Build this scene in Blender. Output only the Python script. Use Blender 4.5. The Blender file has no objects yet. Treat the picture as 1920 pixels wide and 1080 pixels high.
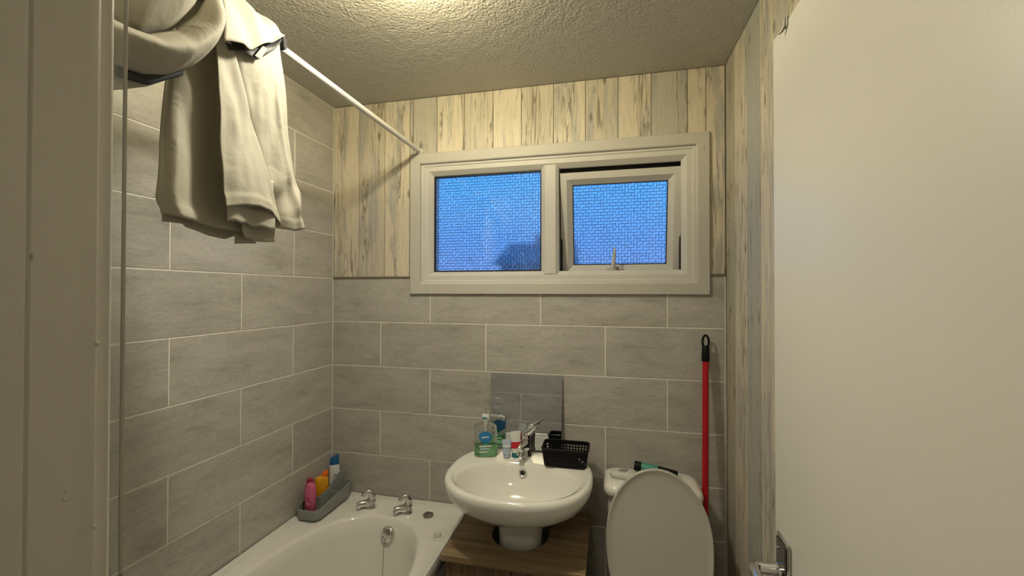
import bpy, bmesh, math, random
from mathutils import Vector, Matrix, noise
random.seed(7)
R = math.radians
S = bpy.context.scene
COL = S.collection

# ------------------------------------------------------------------ camera
cam_d = bpy.data.cameras.new('camera'); cam = bpy.data.objects.new('camera', cam_d); COL.objects.link(cam)
cam_d.sensor_width = 36.0; cam_d.lens = 789.37/1920*36.0; cam_d.clip_start = 0.01
YAW, PITCH, ROLL = 0.22579, 0.00973, -0.00124
fw = Vector((-math.sin(YAW)*math.cos(PITCH), math.cos(YAW)*math.cos(PITCH), math.sin(PITCH)))
r0 = Vector((math.cos(YAW), math.sin(YAW), 0)); u0 = r0.cross(fw)
rt = r0*math.cos(ROLL) - u0*math.sin(ROLL); up = r0*math.sin(ROLL) + u0*math.cos(ROLL)
m = Matrix((rt, up, -fw)).transposed().to_4x4(); m.translation = (1.2704, -1.7489, 1.4888)
cam.matrix_world = m
S.camera = cam

# ------------------------------------------------------------------ world, light, exposure
S.view_settings.view_transform = 'Standard'; S.view_settings.look = 'None'
S.view_settings.gamma = 1.0; S.view_settings.use_curve_mapping = False
S.view_settings.exposure = 0.0
S.cycles.use_denoising = True
W = bpy.data.worlds.new('dusk_sky'); S.world = W; W.use_nodes = True
nt = W.node_tree; nt.nodes.clear()
o = nt.nodes.new('ShaderNodeOutputWorld'); bg = nt.nodes.new('ShaderNodeBackground')
tc = nt.nodes.new('ShaderNodeTexCoord'); sx = nt.nodes.new('ShaderNodeSeparateXYZ'); rp = nt.nodes.new('ShaderNodeValToRGB')
nt.links.new(tc.outputs['Generated'], sx.inputs[0]); nt.links.new(sx.outputs['Z'], rp.inputs[0])
cr = rp.color_ramp
cr.elements[0].position = 0.0; cr.elements[0].color = (0.20, 0.33, 0.76, 1)
cr.elements[1].position = 1.0; cr.elements[1].color = (0.04, 0.20, 0.72, 1)
e = cr.elements.new(0.12); e.color = (0.13, 0.35, 0.90, 1)
e = cr.elements.new(0.26); e.color = (0.085, 0.42, 1.05, 1)
e = cr.elements.new(0.5); e.color = (0.06, 0.28, 0.90, 1)
nt.links.new(rp.outputs[0], bg.inputs[0]); bg.inputs[1].default_value = 1.2
nt.links.new(bg.outputs[0], o.inputs[0])

def lamp(name, kind, loc, energy, color, size=0.1, rot=None):
    d = bpy.data.lights.new(name, kind); d.energy = energy; d.color = color
    if kind == 'AREA': d.shape = 'DISK'; d.size = size
    else: d.shadow_soft_size = size
    l = bpy.data.objects.new(name, d); l.location = loc
    if rot: l.rotation_euler = rot
    COL.objects.link(l); return l
LX, LY, LZ = 0.76, -0.81, 2.312
lamp('ceiling_bulb_light', 'POINT', (LX, LY, LZ), 20.0, (1.0, 0.875, 0.53), 0.014)
lamp('ceiling_diffuser_light', 'AREA', (LX, LY, LZ-0.049), 9.2, (1.0, 0.935, 0.75), 0.11)
lamp('hall_fill', 'AREA', (1.0, -2.3, 2.2), 6.2, (1.0, 0.89, 0.67), 0.3)  # added soft fill behind the camera, brightens the near door frame

# ------------------------------------------------------------------ materials
def new_mat(name):
    M = bpy.data.materials.new(name); M.use_nodes = True
    n = M.node_tree.nodes; b = n['Principled BSDF']
    return M, M.node_tree, b
def N(t, kind, **kw):
    n = t.nodes.new(kind)
    for k, v in kw.items(): setattr(n, k, v)
    return n
def basic(name, col, rough=0.5, metal=0.0, spec=None, var=0.06, scale=30.0, bump=0.0, trans=0.0, ior=1.45, coat=0.0, bscale=None):
    """principled with a little procedural colour variation and optional fine relief"""
    M, t, b = new_mat(name)
    b.inputs['Roughness'].default_value = rough; b.inputs['Metallic'].default_value = metal
    b.inputs['IOR'].default_value = ior
    if trans: b.inputs['Transmission Weight'].default_value = trans
    if coat: b.inputs['Coat Weight'].default_value = coat; b.inputs['Coat Roughness'].default_value = 0.05
    tc = N(t, 'ShaderNodeTexCoord'); nz = N(t, 'ShaderNodeTexNoise'); nz.inputs['Scale'].default_value = scale; nz.inputs['Detail'].default_value = 4
    t.links.new(tc.outputs['Object'], nz.inputs['Vector'])
    mx = N(t, 'ShaderNodeMix', data_type='RGBA')
    mx.inputs[6].default_value = (*[c*(1-var) for c in col], 1); mx.inputs[7].default_value = (*[min(1, c*(1+var)) for c in col], 1)
    t.links.new(nz.outputs['Fac'], mx.inputs[0]); t.links.new(mx.outputs[2], b.inputs['Base Color'])
    if bump:
        n2 = N(t, 'ShaderNodeTexNoise'); n2.inputs['Scale'].default_value = bscale or scale*4; n2.inputs['Detail'].default_value = 3
        t.links.new(tc.outputs['Object'], n2.inputs['Vector'])
        bp = N(t, 'ShaderNodeBump'); bp.inputs['Strength'].default_value = bump; bp.inputs['Distance'].default_value = 0.002
        t.links.new(n2.outputs['Fac'], bp.inputs['Height']); t.links.new(bp.outputs[0], b.inputs['Normal'])
    return M
def ramp(t, src, stops):
    r = N(t, 'ShaderNodeValToRGB'); c = r.color_ramp
    c.elements[0].position = stops[0][0]; c.elements[0].color = (*stops[0][1], 1)
    c.elements[1].position = stops[-1][0]; c.elements[1].color = (*stops[-1][1], 1)
    for p, k in stops[1:-1]:
        e = c.elements.new(p); e.color = (*k, 1)
    t.links.new(src, r.inputs[0]); return r.outputs[0]
def rand_coords(t, scl):
    """object coordinates, stretched, with a random shift for every piece"""
    tc = N(t, 'ShaderNodeTexCoord'); oi = N(t, 'ShaderNodeObjectInfo')
    mu = N(t, 'ShaderNodeMath', operation='MULTIPLY'); mu.inputs[1].default_value = 37.0
    t.links.new(oi.outputs['Random'], mu.inputs[0])
    ad = N(t, 'ShaderNodeVectorMath', operation='ADD'); t.links.new(tc.outputs['Object'], ad.inputs[0]); t.links.new(mu.outputs[0], ad.inputs[1])
    mp = N(t, 'ShaderNodeMapping'); mp.inputs['Scale'].default_value = scl
    t.links.new(ad.outputs[0], mp.inputs['Vector'])
    return mp.outputs[0], oi
def mixc(t, fac, a, b, blend='MIX'):
    mx = N(t, 'ShaderNodeMix', data_type='RGBA', blend_type=blend)
    for s, i in ((fac, 0), (a, 6), (b, 7)):
        if isinstance(s, (int, float)): mx.inputs[i].default_value = s
        elif isinstance(s, tuple): mx.inputs[i].default_value = (*s, 1)
        else: t.links.new(s, mx.inputs[i])
    return mx.outputs[2]
def mat_tile():
    M, t, b = new_mat('wood_effect_tile')
    v, oi = rand_coords(t, (4.5, 3.0, 15.0))
    n1 = N(t, 'ShaderNodeTexNoise'); n1.inputs['Scale'].default_value = 1.0; n1.inputs['Detail'].default_value = 7; n1.inputs['Roughness'].default_value = 0.62; n1.inputs['Distortion'].default_value = 0.5
    t.links.new(v, n1.inputs['Vector'])
    c1 = ramp(t, n1.outputs['Fac'], [(0.28, (0.33, 0.31, 0.275)), (0.40, (0.415, 0.395, 0.36)), (0.55, (0.47, 0.45, 0.415)), (0.75, (0.51, 0.49, 0.455))])
    v2, _ = rand_coords(t, (16.0, 9.0, 95.0))
    n2 = N(t, 'ShaderNodeTexNoise'); n2.inputs['Scale'].default_value = 1.0; n2.inputs['Detail'].default_value = 5; n2.inputs['Roughness'].default_value = 0.7
    t.links.new(v2, n2.inputs['Vector'])
    c2 = ramp(t, n2.outputs['Fac'], [(0.28, (0.68, 0.67, 0.64)), (0.40, (0.93, 0.93, 0.92)), (0.55, (1.0, 1.0, 1.0))])
    c = mixc(t, 0.75, c1, c2, 'MULTIPLY')
    v3, _ = rand_coords(t, (55.0, 20.0, 210.0))
    n3 = N(t, 'ShaderNodeTexNoise'); n3.inputs['Scale'].default_value = 1.0; n3.inputs['Detail'].default_value = 4; n3.inputs['Roughness'].default_value = 0.75
    t.links.new(v3, n3.inputs['Vector'])
    c = mixc(t, 1.0, c, ramp(t, n3.outputs['Fac'], [(0.30, (0.80, 0.79, 0.77)), (0.50, (0.97, 0.97, 0.97)), (0.70, (1.06, 1.06, 1.06))]), 'MULTIPLY')
    tint = ramp(t, oi.outputs['Random'], [(0, (0.93, 0.93, 0.92)), (1, (1.05, 1.05, 1.06))])
    c = mixc(t, 1.0, c, tint, 'MULTIPLY')
    t.links.new(c, b.inputs['Base Color']); b.inputs['Roughness'].default_value = 0.34
    bp = N(t, 'ShaderNodeBump'); bp.inputs['Strength'].default_value = 0.12; bp.inputs['Distance'].default_value = 0.001
    t.links.new(n2.outputs['Fac'], bp.inputs['Height']); t.links.new(bp.outputs[0], b.inputs['Normal'])
    return M
def mat_plank():
    """distressed painted boards: the board's own colour (object colour) cracked and flaking over grey wood"""
    M, t, b = new_mat('distressed_board')
    def noise_(scl, detail=4, rough=0.6, dist=0.0):
        v, oi = rand_coords(t, scl); n = N(t, 'ShaderNodeTexNoise'); n.inputs['Scale'].default_value = 1.0
        n.inputs['Detail'].default_value = detail; n.inputs['Roughness'].default_value = rough; n.inputs['Distortion'].default_value = dist
        t.links.new(v, n.inputs['Vector']); return n.outputs['Fac'], oi
    grain, oi = noise_((210.0, 20.0, 9.0), 4)
    patch, _ = noise_((17.0, 6.0, 1.9), 6, 0.68)
    area, _ = noise_((13.0, 5.0, 0.9), 2)
    l1, _ = noise_((34.0, 8.0, 2.6), 4, 0.55, 0.6)
    l2, _ = noise_((95.0, 14.0, 6.0), 4, 0.6, 0.4)
    c = mixc(t, 1.0, oi.outputs['Color'], ramp(t, grain, [(0.30, (0.84, 0.83, 0.80)), (0.55, (1.0, 1.0, 1.0)), (0.8, (1.05, 1.05, 1.05))]), 'MULTIPLY')
    grey = ramp(t, grain, [(0.32, (0.30, 0.29, 0.265)), (0.55, (0.41, 0.40, 0.375)), (0.75, (0.49, 0.475, 0.44))])
    c = mixc(t, ramp(t, patch, [(0.39, (0.85, 0.85, 0.85)), (0.45, (0.5, 0.5, 0.5)), (0.49, (0, 0, 0))]), c, grey)
    thin = ramp(t, l1, [(0.470, (0, 0, 0)), (0.492, (1, 1, 1)), (0.505, (1, 1, 1)), (0.525, (0, 0, 0))])
    thin = mixc(t, 1.0, thin, ramp(t, area, [(0.44, (0, 0, 0)), (0.56, (1, 1, 1))]), 'MULTIPLY')
    c = mixc(t, thin, c, (0.24, 0.21, 0.155))
    specks = ramp(t, l2, [(0.28, (0.8, 0.8, 0.8)), (0.35, (0, 0, 0))])
    c = mixc(t, specks, c, (0.25, 0.225, 0.175))
    v, _ = rand_coords(t, (15.0, 4.0, 6.0)); vo = N(t, 'ShaderNodeTexVoronoi'); vo.inputs['Scale'].default_value = 1.0; vo.inputs['Randomness'].default_value = 1.0
    t.links.new(v, vo.inputs['Vector'])
    c = mixc(t, ramp(t, vo.outputs['Distance'], [(0.06, (0.8, 0.8, 0.8)), (0.16, (0, 0, 0))]), c, (0.16, 0.125, 0.08))
    t.links.new(c, b.inputs['Base Color']); b.inputs['Roughness'].default_value = 0.6
    return M
def mat_artex():
    M, t, b = new_mat('stippled_ceiling_paint')
    tc = N(t, 'ShaderNodeTexCoord')
    n1 = N(t, 'ShaderNodeTexNoise'); n1.inputs['Scale'].default_value = 105; n1.inputs['Detail'].default_value = 2; n1.inputs['Distortion'].default_value = 0.6
    n2 = N(t, 'ShaderNodeTexVoronoi'); n2.inputs['Scale'].default_value = 135; n2.feature = 'SMOOTH_F1'
    t.links.new(tc.outputs['Object'], n1.inputs['Vector']); t.links.new(tc.outputs['Object'], n2.inputs['Vector'])
    a = N(t, 'ShaderNodeMath', operation='SUBTRACT'); t.links.new(n1.outputs['Fac'], a.inputs[0])
    mm = N(t, 'ShaderNodeMath', operation='MULTIPLY'); mm.inputs[1].default_value = 0.9; t.links.new(n2.outputs['Distance'], mm.inputs[0]); t.links.new(mm.outputs[0], a.inputs[1])
    bp = N(t, 'ShaderNodeBump'); bp.inputs['Strength'].default_value = 0.55; bp.inputs['Distance'].default_value = 0.0036
    t.links.new(a.outputs[0], bp.inputs['Height']); t.links.new(bp.outputs[0], b.inputs['Normal'])
    b.inputs['Base Color'].default_value = (0.51, 0.49, 0.445, 1); b.inputs['Roughness'].default_value = 0.6
    return M
def mat_glass_pattern():
    M, t, b = new_mat('patterned_glass')
    tc = N(t, 'ShaderNodeTexCoord'); mp = N(t, 'ShaderNodeMapping'); mp.inputs['Rotation'].default_value = (R(90), 0, 0)
    t.links.new(tc.outputs['Object'], mp.inputs['Vector'])
    def brick(rot, sc, wid, off):
        m2 = N(t, 'ShaderNodeMapping'); m2.inputs['Rotation'].default_value = (0, 0, rot); t.links.new(mp.outputs[0], m2.inputs['Vector'])
        k = N(t, 'ShaderNodeTexBrick'); k.inputs['Scale'].default_value = sc; k.inputs['Brick Width'].default_value = wid; k.inputs['Row Height'].default_value = 0.25
        k.inputs['Mortar Size'].default_value = 0.035; k.inputs['Mortar Smooth'].default_value = 0.9; k.offset = off
        k.inputs['Color1'].default_value = (1, 1, 1, 1); k.inputs['Color2'].default_value = (0.55, 0.55, 0.55, 1); k.inputs['Mortar'].default_value = (0, 0, 0, 1)
        t.links.new(m2.outputs[0], k.inputs['Vector']); return k.outputs['Color']
    h = brick(0, 20, 0.5, 0.5); v = brick(R(90), 20, 0.5, 0.5)
    ck = N(t, 'ShaderNodeTexNoise'); ck.inputs['Scale'].default_value = 30; t.links.new(mp.outputs[0], ck.inputs['Vector'])
    sel = ramp(t, ck.outputs['Fac'], [(0.54, (0, 0, 0)), (0.56, (1, 1, 1))])
    hh = mixc(t, sel, h, v)
    bp = N(t, 'ShaderNodeBump'); bp.inputs['Strength'].default_value = 0.7; bp.inputs['Distance'].default_value = 0.004
    t.links.new(hh, bp.inputs['Height']); t.links.new(bp.outputs[0], b.inputs['Normal'])
    b.inputs['Base Color'].default_value = (0.97, 0.99, 1, 1); b.inputs['Roughness'].default_value = 0.10; b.inputs['Specular IOR Level'].default_value = 0.04
    b.inputs['Transmission Weight'].default_value = 1.0; b.inputs['IOR'].default_value = 1.5
    return M
def mat_wood(name, dark, light, axis):
    M, t, b = new_mat(name)
    sc = {'x': (3.0, 45.0, 45.0), 'z': (45.0, 45.0, 3.0)}[axis]
    v, _ = rand_coords(t, sc)
    n = N(t, 'ShaderNodeTexNoise'); n.inputs['Scale'].default_value = 1; n.inputs['Detail'].default_value = 6; n.inputs['Distortion'].default_value = 0.8
    t.links.new(v, n.inputs['Vector'])
    c = ramp(t, n.outputs['Fac'], [(0.3, dark), (0.7, light)])
    t.links.new(c, b.inputs['Base Color']); b.inputs['Roughness'].default_value = 0.5
    return M
def mat_cloth(name, col, trans=0.3):
    M, t, b = new_mat(name)
    out = t.nodes['Material Output']
    b.inputs['Roughness'].default_value = 0.75
    tc = N(t, 'ShaderNodeTexCoord'); nz = N(t, 'ShaderNodeTexNoise'); nz.inputs['Scale'].default_value = 6; nz.inputs['Detail'].default_value = 4
    t.links.new(tc.outputs['Object'], nz.inputs['Vector'])
    c = mixc(t, nz.outputs['Fac'], tuple(x*0.95 for x in col), tuple(min(1, x*1.04) for x in col)); t.links.new(c, b.inputs['Base Color'])
    tr = N(t, 'ShaderNodeBsdfTranslucent'); t.links.new(c, tr.inputs[0])
    n2 = N(t, 'ShaderNodeTexNoise'); n2.inputs['Scale'].default_value = 14; n2.inputs['Detail'].default_value = 5; n2.inputs['Distortion'].default_value = 0.6
    t.links.new(tc.outputs['Object'], n2.inputs['Vector'])
    bp = N(t, 'ShaderNodeBump'); bp.inputs['Strength'].default_value = 0.25; bp.inputs['Distance'].default_value = 0.02
    t.links.new(n2.outputs['Fac'], bp.inputs['Height']); t.links.new(bp.outputs[0], b.inputs['Normal']); t.links.new(bp.outputs[0], tr.inputs['Normal'])
    ms = N(t, 'ShaderNodeMixShader'); ms.inputs[0].default_value = trans
    t.links.new(b.outputs[0], ms.inputs[1]); t.links.new(tr.outputs[0], ms.inputs[2]); t.links.new(ms.outputs[0], out.inputs['Surface'])
    return M
def mat_seal():
    """clear edge seal: cream above, black mould grown into it towards the bath"""
    M, t, b = new_mat('mouldy_seal')
    tc = N(t, 'ShaderNodeTexCoord'); sx = N(t, 'ShaderNodeSeparateXYZ'); t.links.new(tc.outputs['Object'], sx.inputs[0])
    nz = N(t, 'ShaderNodeTexNoise'); nz.inputs['Scale'].default_value = 45; nz.inputs['Detail'].default_value = 3; t.links.new(tc.outputs['Object'], nz.inputs['Vector'])
    mr = N(t, 'ShaderNodeMapRange'); mr.inputs['From Min'].default_value = 1.42; mr.inputs['From Max'].default_value = 1.17; t.links.new(sx.outputs['Z'], mr.inputs['Value'])
    ad = N(t, 'ShaderNodeMath', operation='ADD'); t.links.new(mr.outputs[0], ad.inputs[0])
    mu = N(t, 'ShaderNodeMath', operation='MULTIPLY_ADD'); mu.inputs[1].default_value = 1.6; mu.inputs[2].default_value = -0.85; t.links.new(nz.outputs['Fac'], mu.inputs[0]); t.links.new(mu.outputs[0], ad.inputs[1])
    c = ramp(t, ad.outputs[0], [(0.45, (0.42, 0.40, 0.34)), (0.62, (0.05, 0.04, 0.025))])
    t.links.new(c, b.inputs['Base Color']); b.inputs['Roughness'].default_value = 0.4
    return M
MT = dict(
    tile=mat_tile(), plank=mat_plank(), artex=mat_artex(), pglass=mat_glass_pattern(),
    grout=basic('pale_grout', (0.80, 0.77, 0.69), 0.8, bump=0.2), joint=basic('dark_joint', (0.10, 0.085, 0.06), 0.9),
    plaster=basic('hall_plaster', (0.55, 0.52, 0.46), 0.8, bump=0.1), floor=basic('grey_vinyl', (0.16, 0.155, 0.15), 0.45, var=0.2, scale=12),
    upvc=basic('white_upvc', (0.60, 0.58, 0.535), 0.5, var=0.015), trimp=basic('white_trim', (0.52, 0.50, 0.45), 0.55, var=0.02),
    rubber=basic('black_rubber', (0.012, 0.012, 0.014), 0.6), gloss=basic('gloss_paint', (0.60, 0.57, 0.51), 0.33, var=0.05, scale=8, bump=0.25, bscale=25),
    doorp=basic('satin_door_paint', (0.66, 0.64, 0.59), 0.42, var=0.02, scale=4, bump=0.10, bscale=420),
    acrylic=basic('white_acrylic', (0.76, 0.745, 0.70), 0.16, var=0.01, coat=0.3), ceramic=basic('white_ceramic', (0.78, 0.765, 0.715), 0.10, var=0.01, coat=0.5),
    lidp=basic('toilet_lid_plastic', (0.50, 0.485, 0.44), 0.30, var=0.02), reflchrome=basic('chrome_dark_reflection', (0.16, 0.16, 0.17), 0.08, 1.0, var=0.02), chrome=basic('chrome', (0.72, 0.72, 0.72), 0.10, 1.0, var=0.02),  # handle plate chrome: dark reflections put into its base colour
    dark=basic('dark_hole', (0.01, 0.01, 0.01), 0.8), dullmetal=basic('dull_metal', (0.23, 0.21, 0.18), 0.42, 0.7),
    mirror=basic('mirror_silver', (0.80, 0.83, 0.88), 0.015, 1.0, var=0.0), mirror_edge=basic('mirror_edge', (0.16, 0.19, 0.18), 0.3),
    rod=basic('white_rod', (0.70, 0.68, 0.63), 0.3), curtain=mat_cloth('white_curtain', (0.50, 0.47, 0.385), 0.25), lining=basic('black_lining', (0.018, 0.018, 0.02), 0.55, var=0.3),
    oak=mat_wood('oak_effect', (0.15, 0.098, 0.050), (0.33, 0.235, 0.135), 'x'), oakv=mat_wood('oak_effect_upright', (0.105, 0.066, 0.034), (0.23, 0.155, 0.088), 'z'),
    greyprint=basic('pale_print', (0.30, 0.29, 0.25), 0.6), black=basic('black_plastic', (0.006, 0.006, 0.0065), 0.5), caddy=basic('grey_plastic', (0.27, 0.285, 0.275), 0.5, var=0.03),
    pink=basic('pink_plastic', (0.56, 0.115, 0.24), 0.3), crimson=basic('crimson_plastic', (0.30, 0.02, 0.05), 0.3), yellow=basic('amber_plastic', (0.72, 0.33, 0.01), 0.3),
    orange=basic('orange_plastic', (0.80, 0.14, 0.01), 0.3), whitep=basic('white_plastic', (0.70, 0.70, 0.68), 0.3), bluecap=basic('blue_plastic', (0.012, 0.10, 0.26), 0.3),
    print=basic('grey_print', (0.15, 0.16, 0.17), 0.5), red=basic('red_paint', (0.42, 0.008, 0.016), 0.32, var=0.1), redp=basic('red_plastic', (0.55, 0.02, 0.03), 0.35),
    teal=basic('teal_plastic', (0.015, 0.16, 0.20), 0.35), tealg=basic('green_plastic', (0.06, 0.27, 0.22), 0.4), pale=basic('pale_blue_plastic', (0.42, 0.50, 0.62), 0.35),
    clear=basic('clear_plastic', (0.93, 0.97, 0.94), 0.06, trans=1.0, ior=1.2), soap=basic('green_soap', (0.40, 0.80, 0.48), 0.08, trans=0.92, ior=1.33),
    bluelab=basic('blue_label', (0.02, 0.20, 0.44), 0.4), greenlab=basic('green_label', (0.04, 0.36, 0.30), 0.4), labw=basic('pale_label', (0.62, 0.66, 0.62), 0.5),
    glass=basic('clear_glass', (0.97, 0.985, 0.98), 0.0, trans=1.0, ior=1.45, var=0.0), seal=mat_seal(), cord=basic('grey_chain', (0.30, 0.29, 0.26), 0.5, 0.4),
    ground=basic('dusk_ground', (0.34, 0.35, 0.35), 0.9), brick=basic('house_wall', (0.42, 0.36, 0.34), 0.9), slate=basic('house_roof', (0.26, 0.25, 0.27), 0.8),
    leaf=basic('dark_leaves', (0.03, 0.05, 0.025), 0.8), frost=basic('frosted_glass', (0.85, 0.83, 0.78), 0.5), tan=basic('tan_trim', (0.20, 0.165, 0.12), 0.5),
    paper=basic('white_film', (0.60, 0.59, 0.54), 0.35), screw=basic('screw_hole', (0.03, 0.03, 0.03), 0.5),
)

MT['black'].node_tree.nodes['Principled BSDF'].inputs['Specular IOR Level'].default_value = 0.18
# ------------------------------------------------------------------ mesh helpers (world coordinates)
ORG = {}
def link(name, bm, mat, parent=None, smooth=40, org=None, mods=None):
    me = bpy.data.meshes.new(name)
    bmesh.ops.recalc_face_normals(bm, faces=bm.faces[:]) if bm.faces else None
    po = ORG.get(parent.name, Vector()) if parent else Vector()
    org = po if org is None else Vector(org)
    if org.length: bmesh.ops.translate(bm, verts=bm.verts[:], vec=-org)
    bm.to_mesh(me); bm.free()
    if smooth:
        me.shade_smooth(); me.set_sharp_from_angle(angle=R(smooth))
    for mm in (mat if isinstance(mat, (list, tuple)) else [mat]): me.materials.append(mm)
    ob = bpy.data.objects.new(name, me); COL.objects.link(ob)
    ob.location = org - po
    if parent: ob.parent = parent
    ORG[ob.name] = org
    return ob
def thing(name, loc, label, cat, group=None):
    ob = bpy.data.objects.new(name, None); ob.empty_display_size = 0.05; COL.objects.link(ob); ob.location = loc
    ob['label'] = label; ob['category'] = cat
    if group: ob['group'] = group
    ORG[ob.name] = Vector(loc); return ob
def tag(ob, label, cat, group=None):
    ob['label'] = label; ob['category'] = cat
    if group: ob['group'] = group
    return ob
def struct(ob, label=None):
    ob['kind'] = 'structure'
    if label: ob['label'] = label
    return ob
def add_box(bm, x0, x1, y0, y1, z0, z1, bev=0.0, seg=2):
    r = bmesh.ops.create_cube(bm, size=1.0)
    vs = r['verts']
    for v in vs: v.co = Vector(((x0+x1)/2 + v.co.x*(x1-x0), (y0+y1)/2 + v.co.y*(y1-y0), (z0+z1)/2 + v.co.z*(z1-z0)))
    if bev:
        es = list({e for v in vs for e in v.link_edges})
        bmesh.ops.bevel(bm, geom=es, offset=bev, segments=seg, profile=0.5, affect='EDGES')
    return bm
def box(*a, bev=0.0, seg=2): return add_box(bmesh.new(), *a, bev=bev, seg=seg)
def loft(bm, rings, close=True, cap0=True, cap1=True):
    """skin a list of rings of points (same count)"""
    L = [[bm.verts.new(p) for p in r] for r in rings]; n = len(L[0])
    for a, b in zip(L[:-1], L[1:]):
        for i in range(n if close else n-1):
            j = (i+1) % n
            try: bm.faces.new((a[i], a[j], b[j], b[i]))
            except ValueError: pass
    if cap0: bm.faces.new(L[0][::-1])
    if cap1: bm.faces.new(L[-1])
    return bm
def lathe(bm, cx, cy, prof, n=32, axis=None, cap0=True, cap1=True, sx=1.0, sy=1.0):
    """profile of (radius, height) turned about the vertical through (cx, cy); axis = (origin, direction) turns it elsewhere"""
    rings = []
    if axis:
        o_, d_ = Vector(axis[0]), Vector(axis[1]).normalized()
        a_ = d_.orthogonal().normalized(); b_ = d_.cross(a_)
    for r, z in prof:
        ring = []
        for i in range(n):
            t = 2*math.pi*i/n
            if axis: ring.append(o_ + d_*z + a_*(r*math.cos(t)) + b_*(r*math.sin(t)))
            else: ring.append(Vector((cx + r*sx*math.cos(t), cy + r*sy*math.sin(t), z)))
        rings.append(ring)
    return loft(bm, rings, True, cap0, cap1)
def tube(bm, pts, radii, n=16, cap=True, squash=None):
    """round bar along a path; radii one number or one per point; squash=(vector, factor) flattens the section along a direction"""
    pts = [Vector(p) for p in pts]
    if not hasattr(radii, '__len__'): radii = [radii]*len(pts)
    rings = []; a = None
    for i, p in enumerate(pts):
        d = (pts[min(i+1, len(pts)-1)] - pts[max(i-1, 0)]).normalized()
        a = (a - d*a.dot(d)).normalized() if a is not None else d.orthogonal().normalized()
        b = d.cross(a); ring = []
        for k in range(n):
            t = 2*math.pi*k/n; q = a*(radii[i]*math.cos(t)) + b*(radii[i]*math.sin(t))
            if squash: s = Vector(squash[0]).normalized(); q -= s*q.dot(s)*(1-squash[1])
            ring.append(p+q)
        rings.append(ring)
    return loft(bm, rings, True, cap, cap)
def bez(p0, p1, p2, p3, n=10):
    out = []
    for i in range(n+1):
        t = i/n; out.append(Vector(p0)*(1-t)**3 + Vector(p1)*3*t*(1-t)**2 + Vector(p2)*3*t*t*(1-t) + Vector(p3)*t**3)
    return out
def prism(bm, poly, z0, z1):
    return loft(bm, [[Vector((x, y, z0)) for x, y in poly], [Vector((x, y, z1)) for x, y in poly]])
def superell(cx, cy, a, b, n, N_=64):
    out = []
    for i in range(N_):
        t = 2*math.pi*i/N_; c, s = math.cos(t), math.sin(t)
        out.append((cx + a*math.copysign(abs(c)**(2/n), c), cy + b*math.copysign(abs(s)**(2/n), s)))
    return out
def sheet(bm, f, nu, nv):
    g = [[bm.verts.new(f(i/nu, j/nv)) for j in range(nv+1)] for i in range(nu+1)]
    for i in range(nu):
        for j in range(nv): bm.faces.new((g[i][j], g[i+1][j], g[i+1][j+1], g[i][j+1]))
    return bm
def rect_loops(bm, x0, x1, z0, z1, prof, closed=False):
    """a mitred frame: every profile point (inset, y) is a rectangle"""
    rings = [[Vector((x0+d, y, z0+d)), Vector((x1-d, y, z0+d)), Vector((x1-d, y, z1-d)), Vector((x0+d, y, z1-d))] for d, y in prof]
    if closed: rings.append(rings[0])
    L = loft(bm, rings, True, False, False)
    if closed: bmesh.ops.remove_doubles(bm, verts=bm.verts[:], dist=1e-6)
    return L
def smoothstep(a, b, x):
    t = max(0.0, min(1.0, (x-a)/(b-a))); return t*t*(3-2*t)

# ------------------------------------------------------------------ the room shell
RW, RD, RH, L0, TH = 1.708, -1.52, 2.362, 1.553, 0.2028
WX0, WX1, WZ0, WZ1 = 0.425, 1.628, 1.500, 2.088      # hole in the back wall
bm = box(-0.12, WX0, 0.0016, 0.14, 0, RH); add_box(bm, WX1, RW+0.12, 0.0016, 0.14, 0, RH)
add_box(bm, WX0, WX1, 0.0016, 0.14, 0, WZ0); add_box(bm, WX0, WX1, 0.0016, 0.14, WZ1, RH)
wall_back = struct(link('wall_back', bm, MT['grout'], smooth=0))
wall_left = struct(link('wall_left', box(-0.12, -0.0016, -1.60, 0.0016, 0, RH), MT['grout'], smooth=0))
wall_right = struct(link('wall_right', box(RW+0.0016, RW+0.12, -1.60, 0.0016, 0, RH), MT['joint'], smooth=0))
DX0, DX1, DZ = 0.925, 1.635, 1.992                       # door opening
bm = box(-0.12, DX0, -1.60, -1.5216, 0, RH); add_box(bm, DX1, RW+0.004, -1.60, -1.5216, 0, RH); add_box(bm, DX0, DX1, -1.60, -1.5216, DZ+0.03, RH)
wall_front = struct(link('wall_front', bm, MT['grout'], smooth=0))
struct(link('floor', box(-0.12, 2.5, -2.9, 0.14, -0.08, 0), MT['floor'], smooth=0))
bm = box(-0.12, 2.5, -2.9, -2.82, 0, RH); add_box(bm, -0.12, -0.04, -2.82, -1.60, 0, RH); add_box(bm, 2.42, 2.5, -2.82, -1.60, 0, RH); add_box(bm, RW+0.12, 2.5, -1.62, -1.54, 0, RH)
struct(link('wall_hall', bm, MT['plaster'], smooth=0))
bm = bmesh.new()
def ceil_pt(u, v):
    x = -0.12 + u*(RW+0.24); y = 0.14 - v*1.74
    return Vector((x, y, RH + 0.0008*noise.noise(Vector((x*30, y*30, 0))) + 0.0007*noise.noise(Vector((x*85, y*85, 3)))))
sheet(bm, ceil_pt, 200, 190)
g = bmesh.ops.extrude_face_region(bm, geom=bm.faces[:])
for v in g['geom']:
    if isinstance(v, bmesh.types.BMVert): v.co.z = RH + 0.08
add_box(bm, -0.12, 2.5, -2.9, -1.60, RH, RH+0.08)
struct(link('ceiling', bm, MT['artex'], smooth=60))

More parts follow.
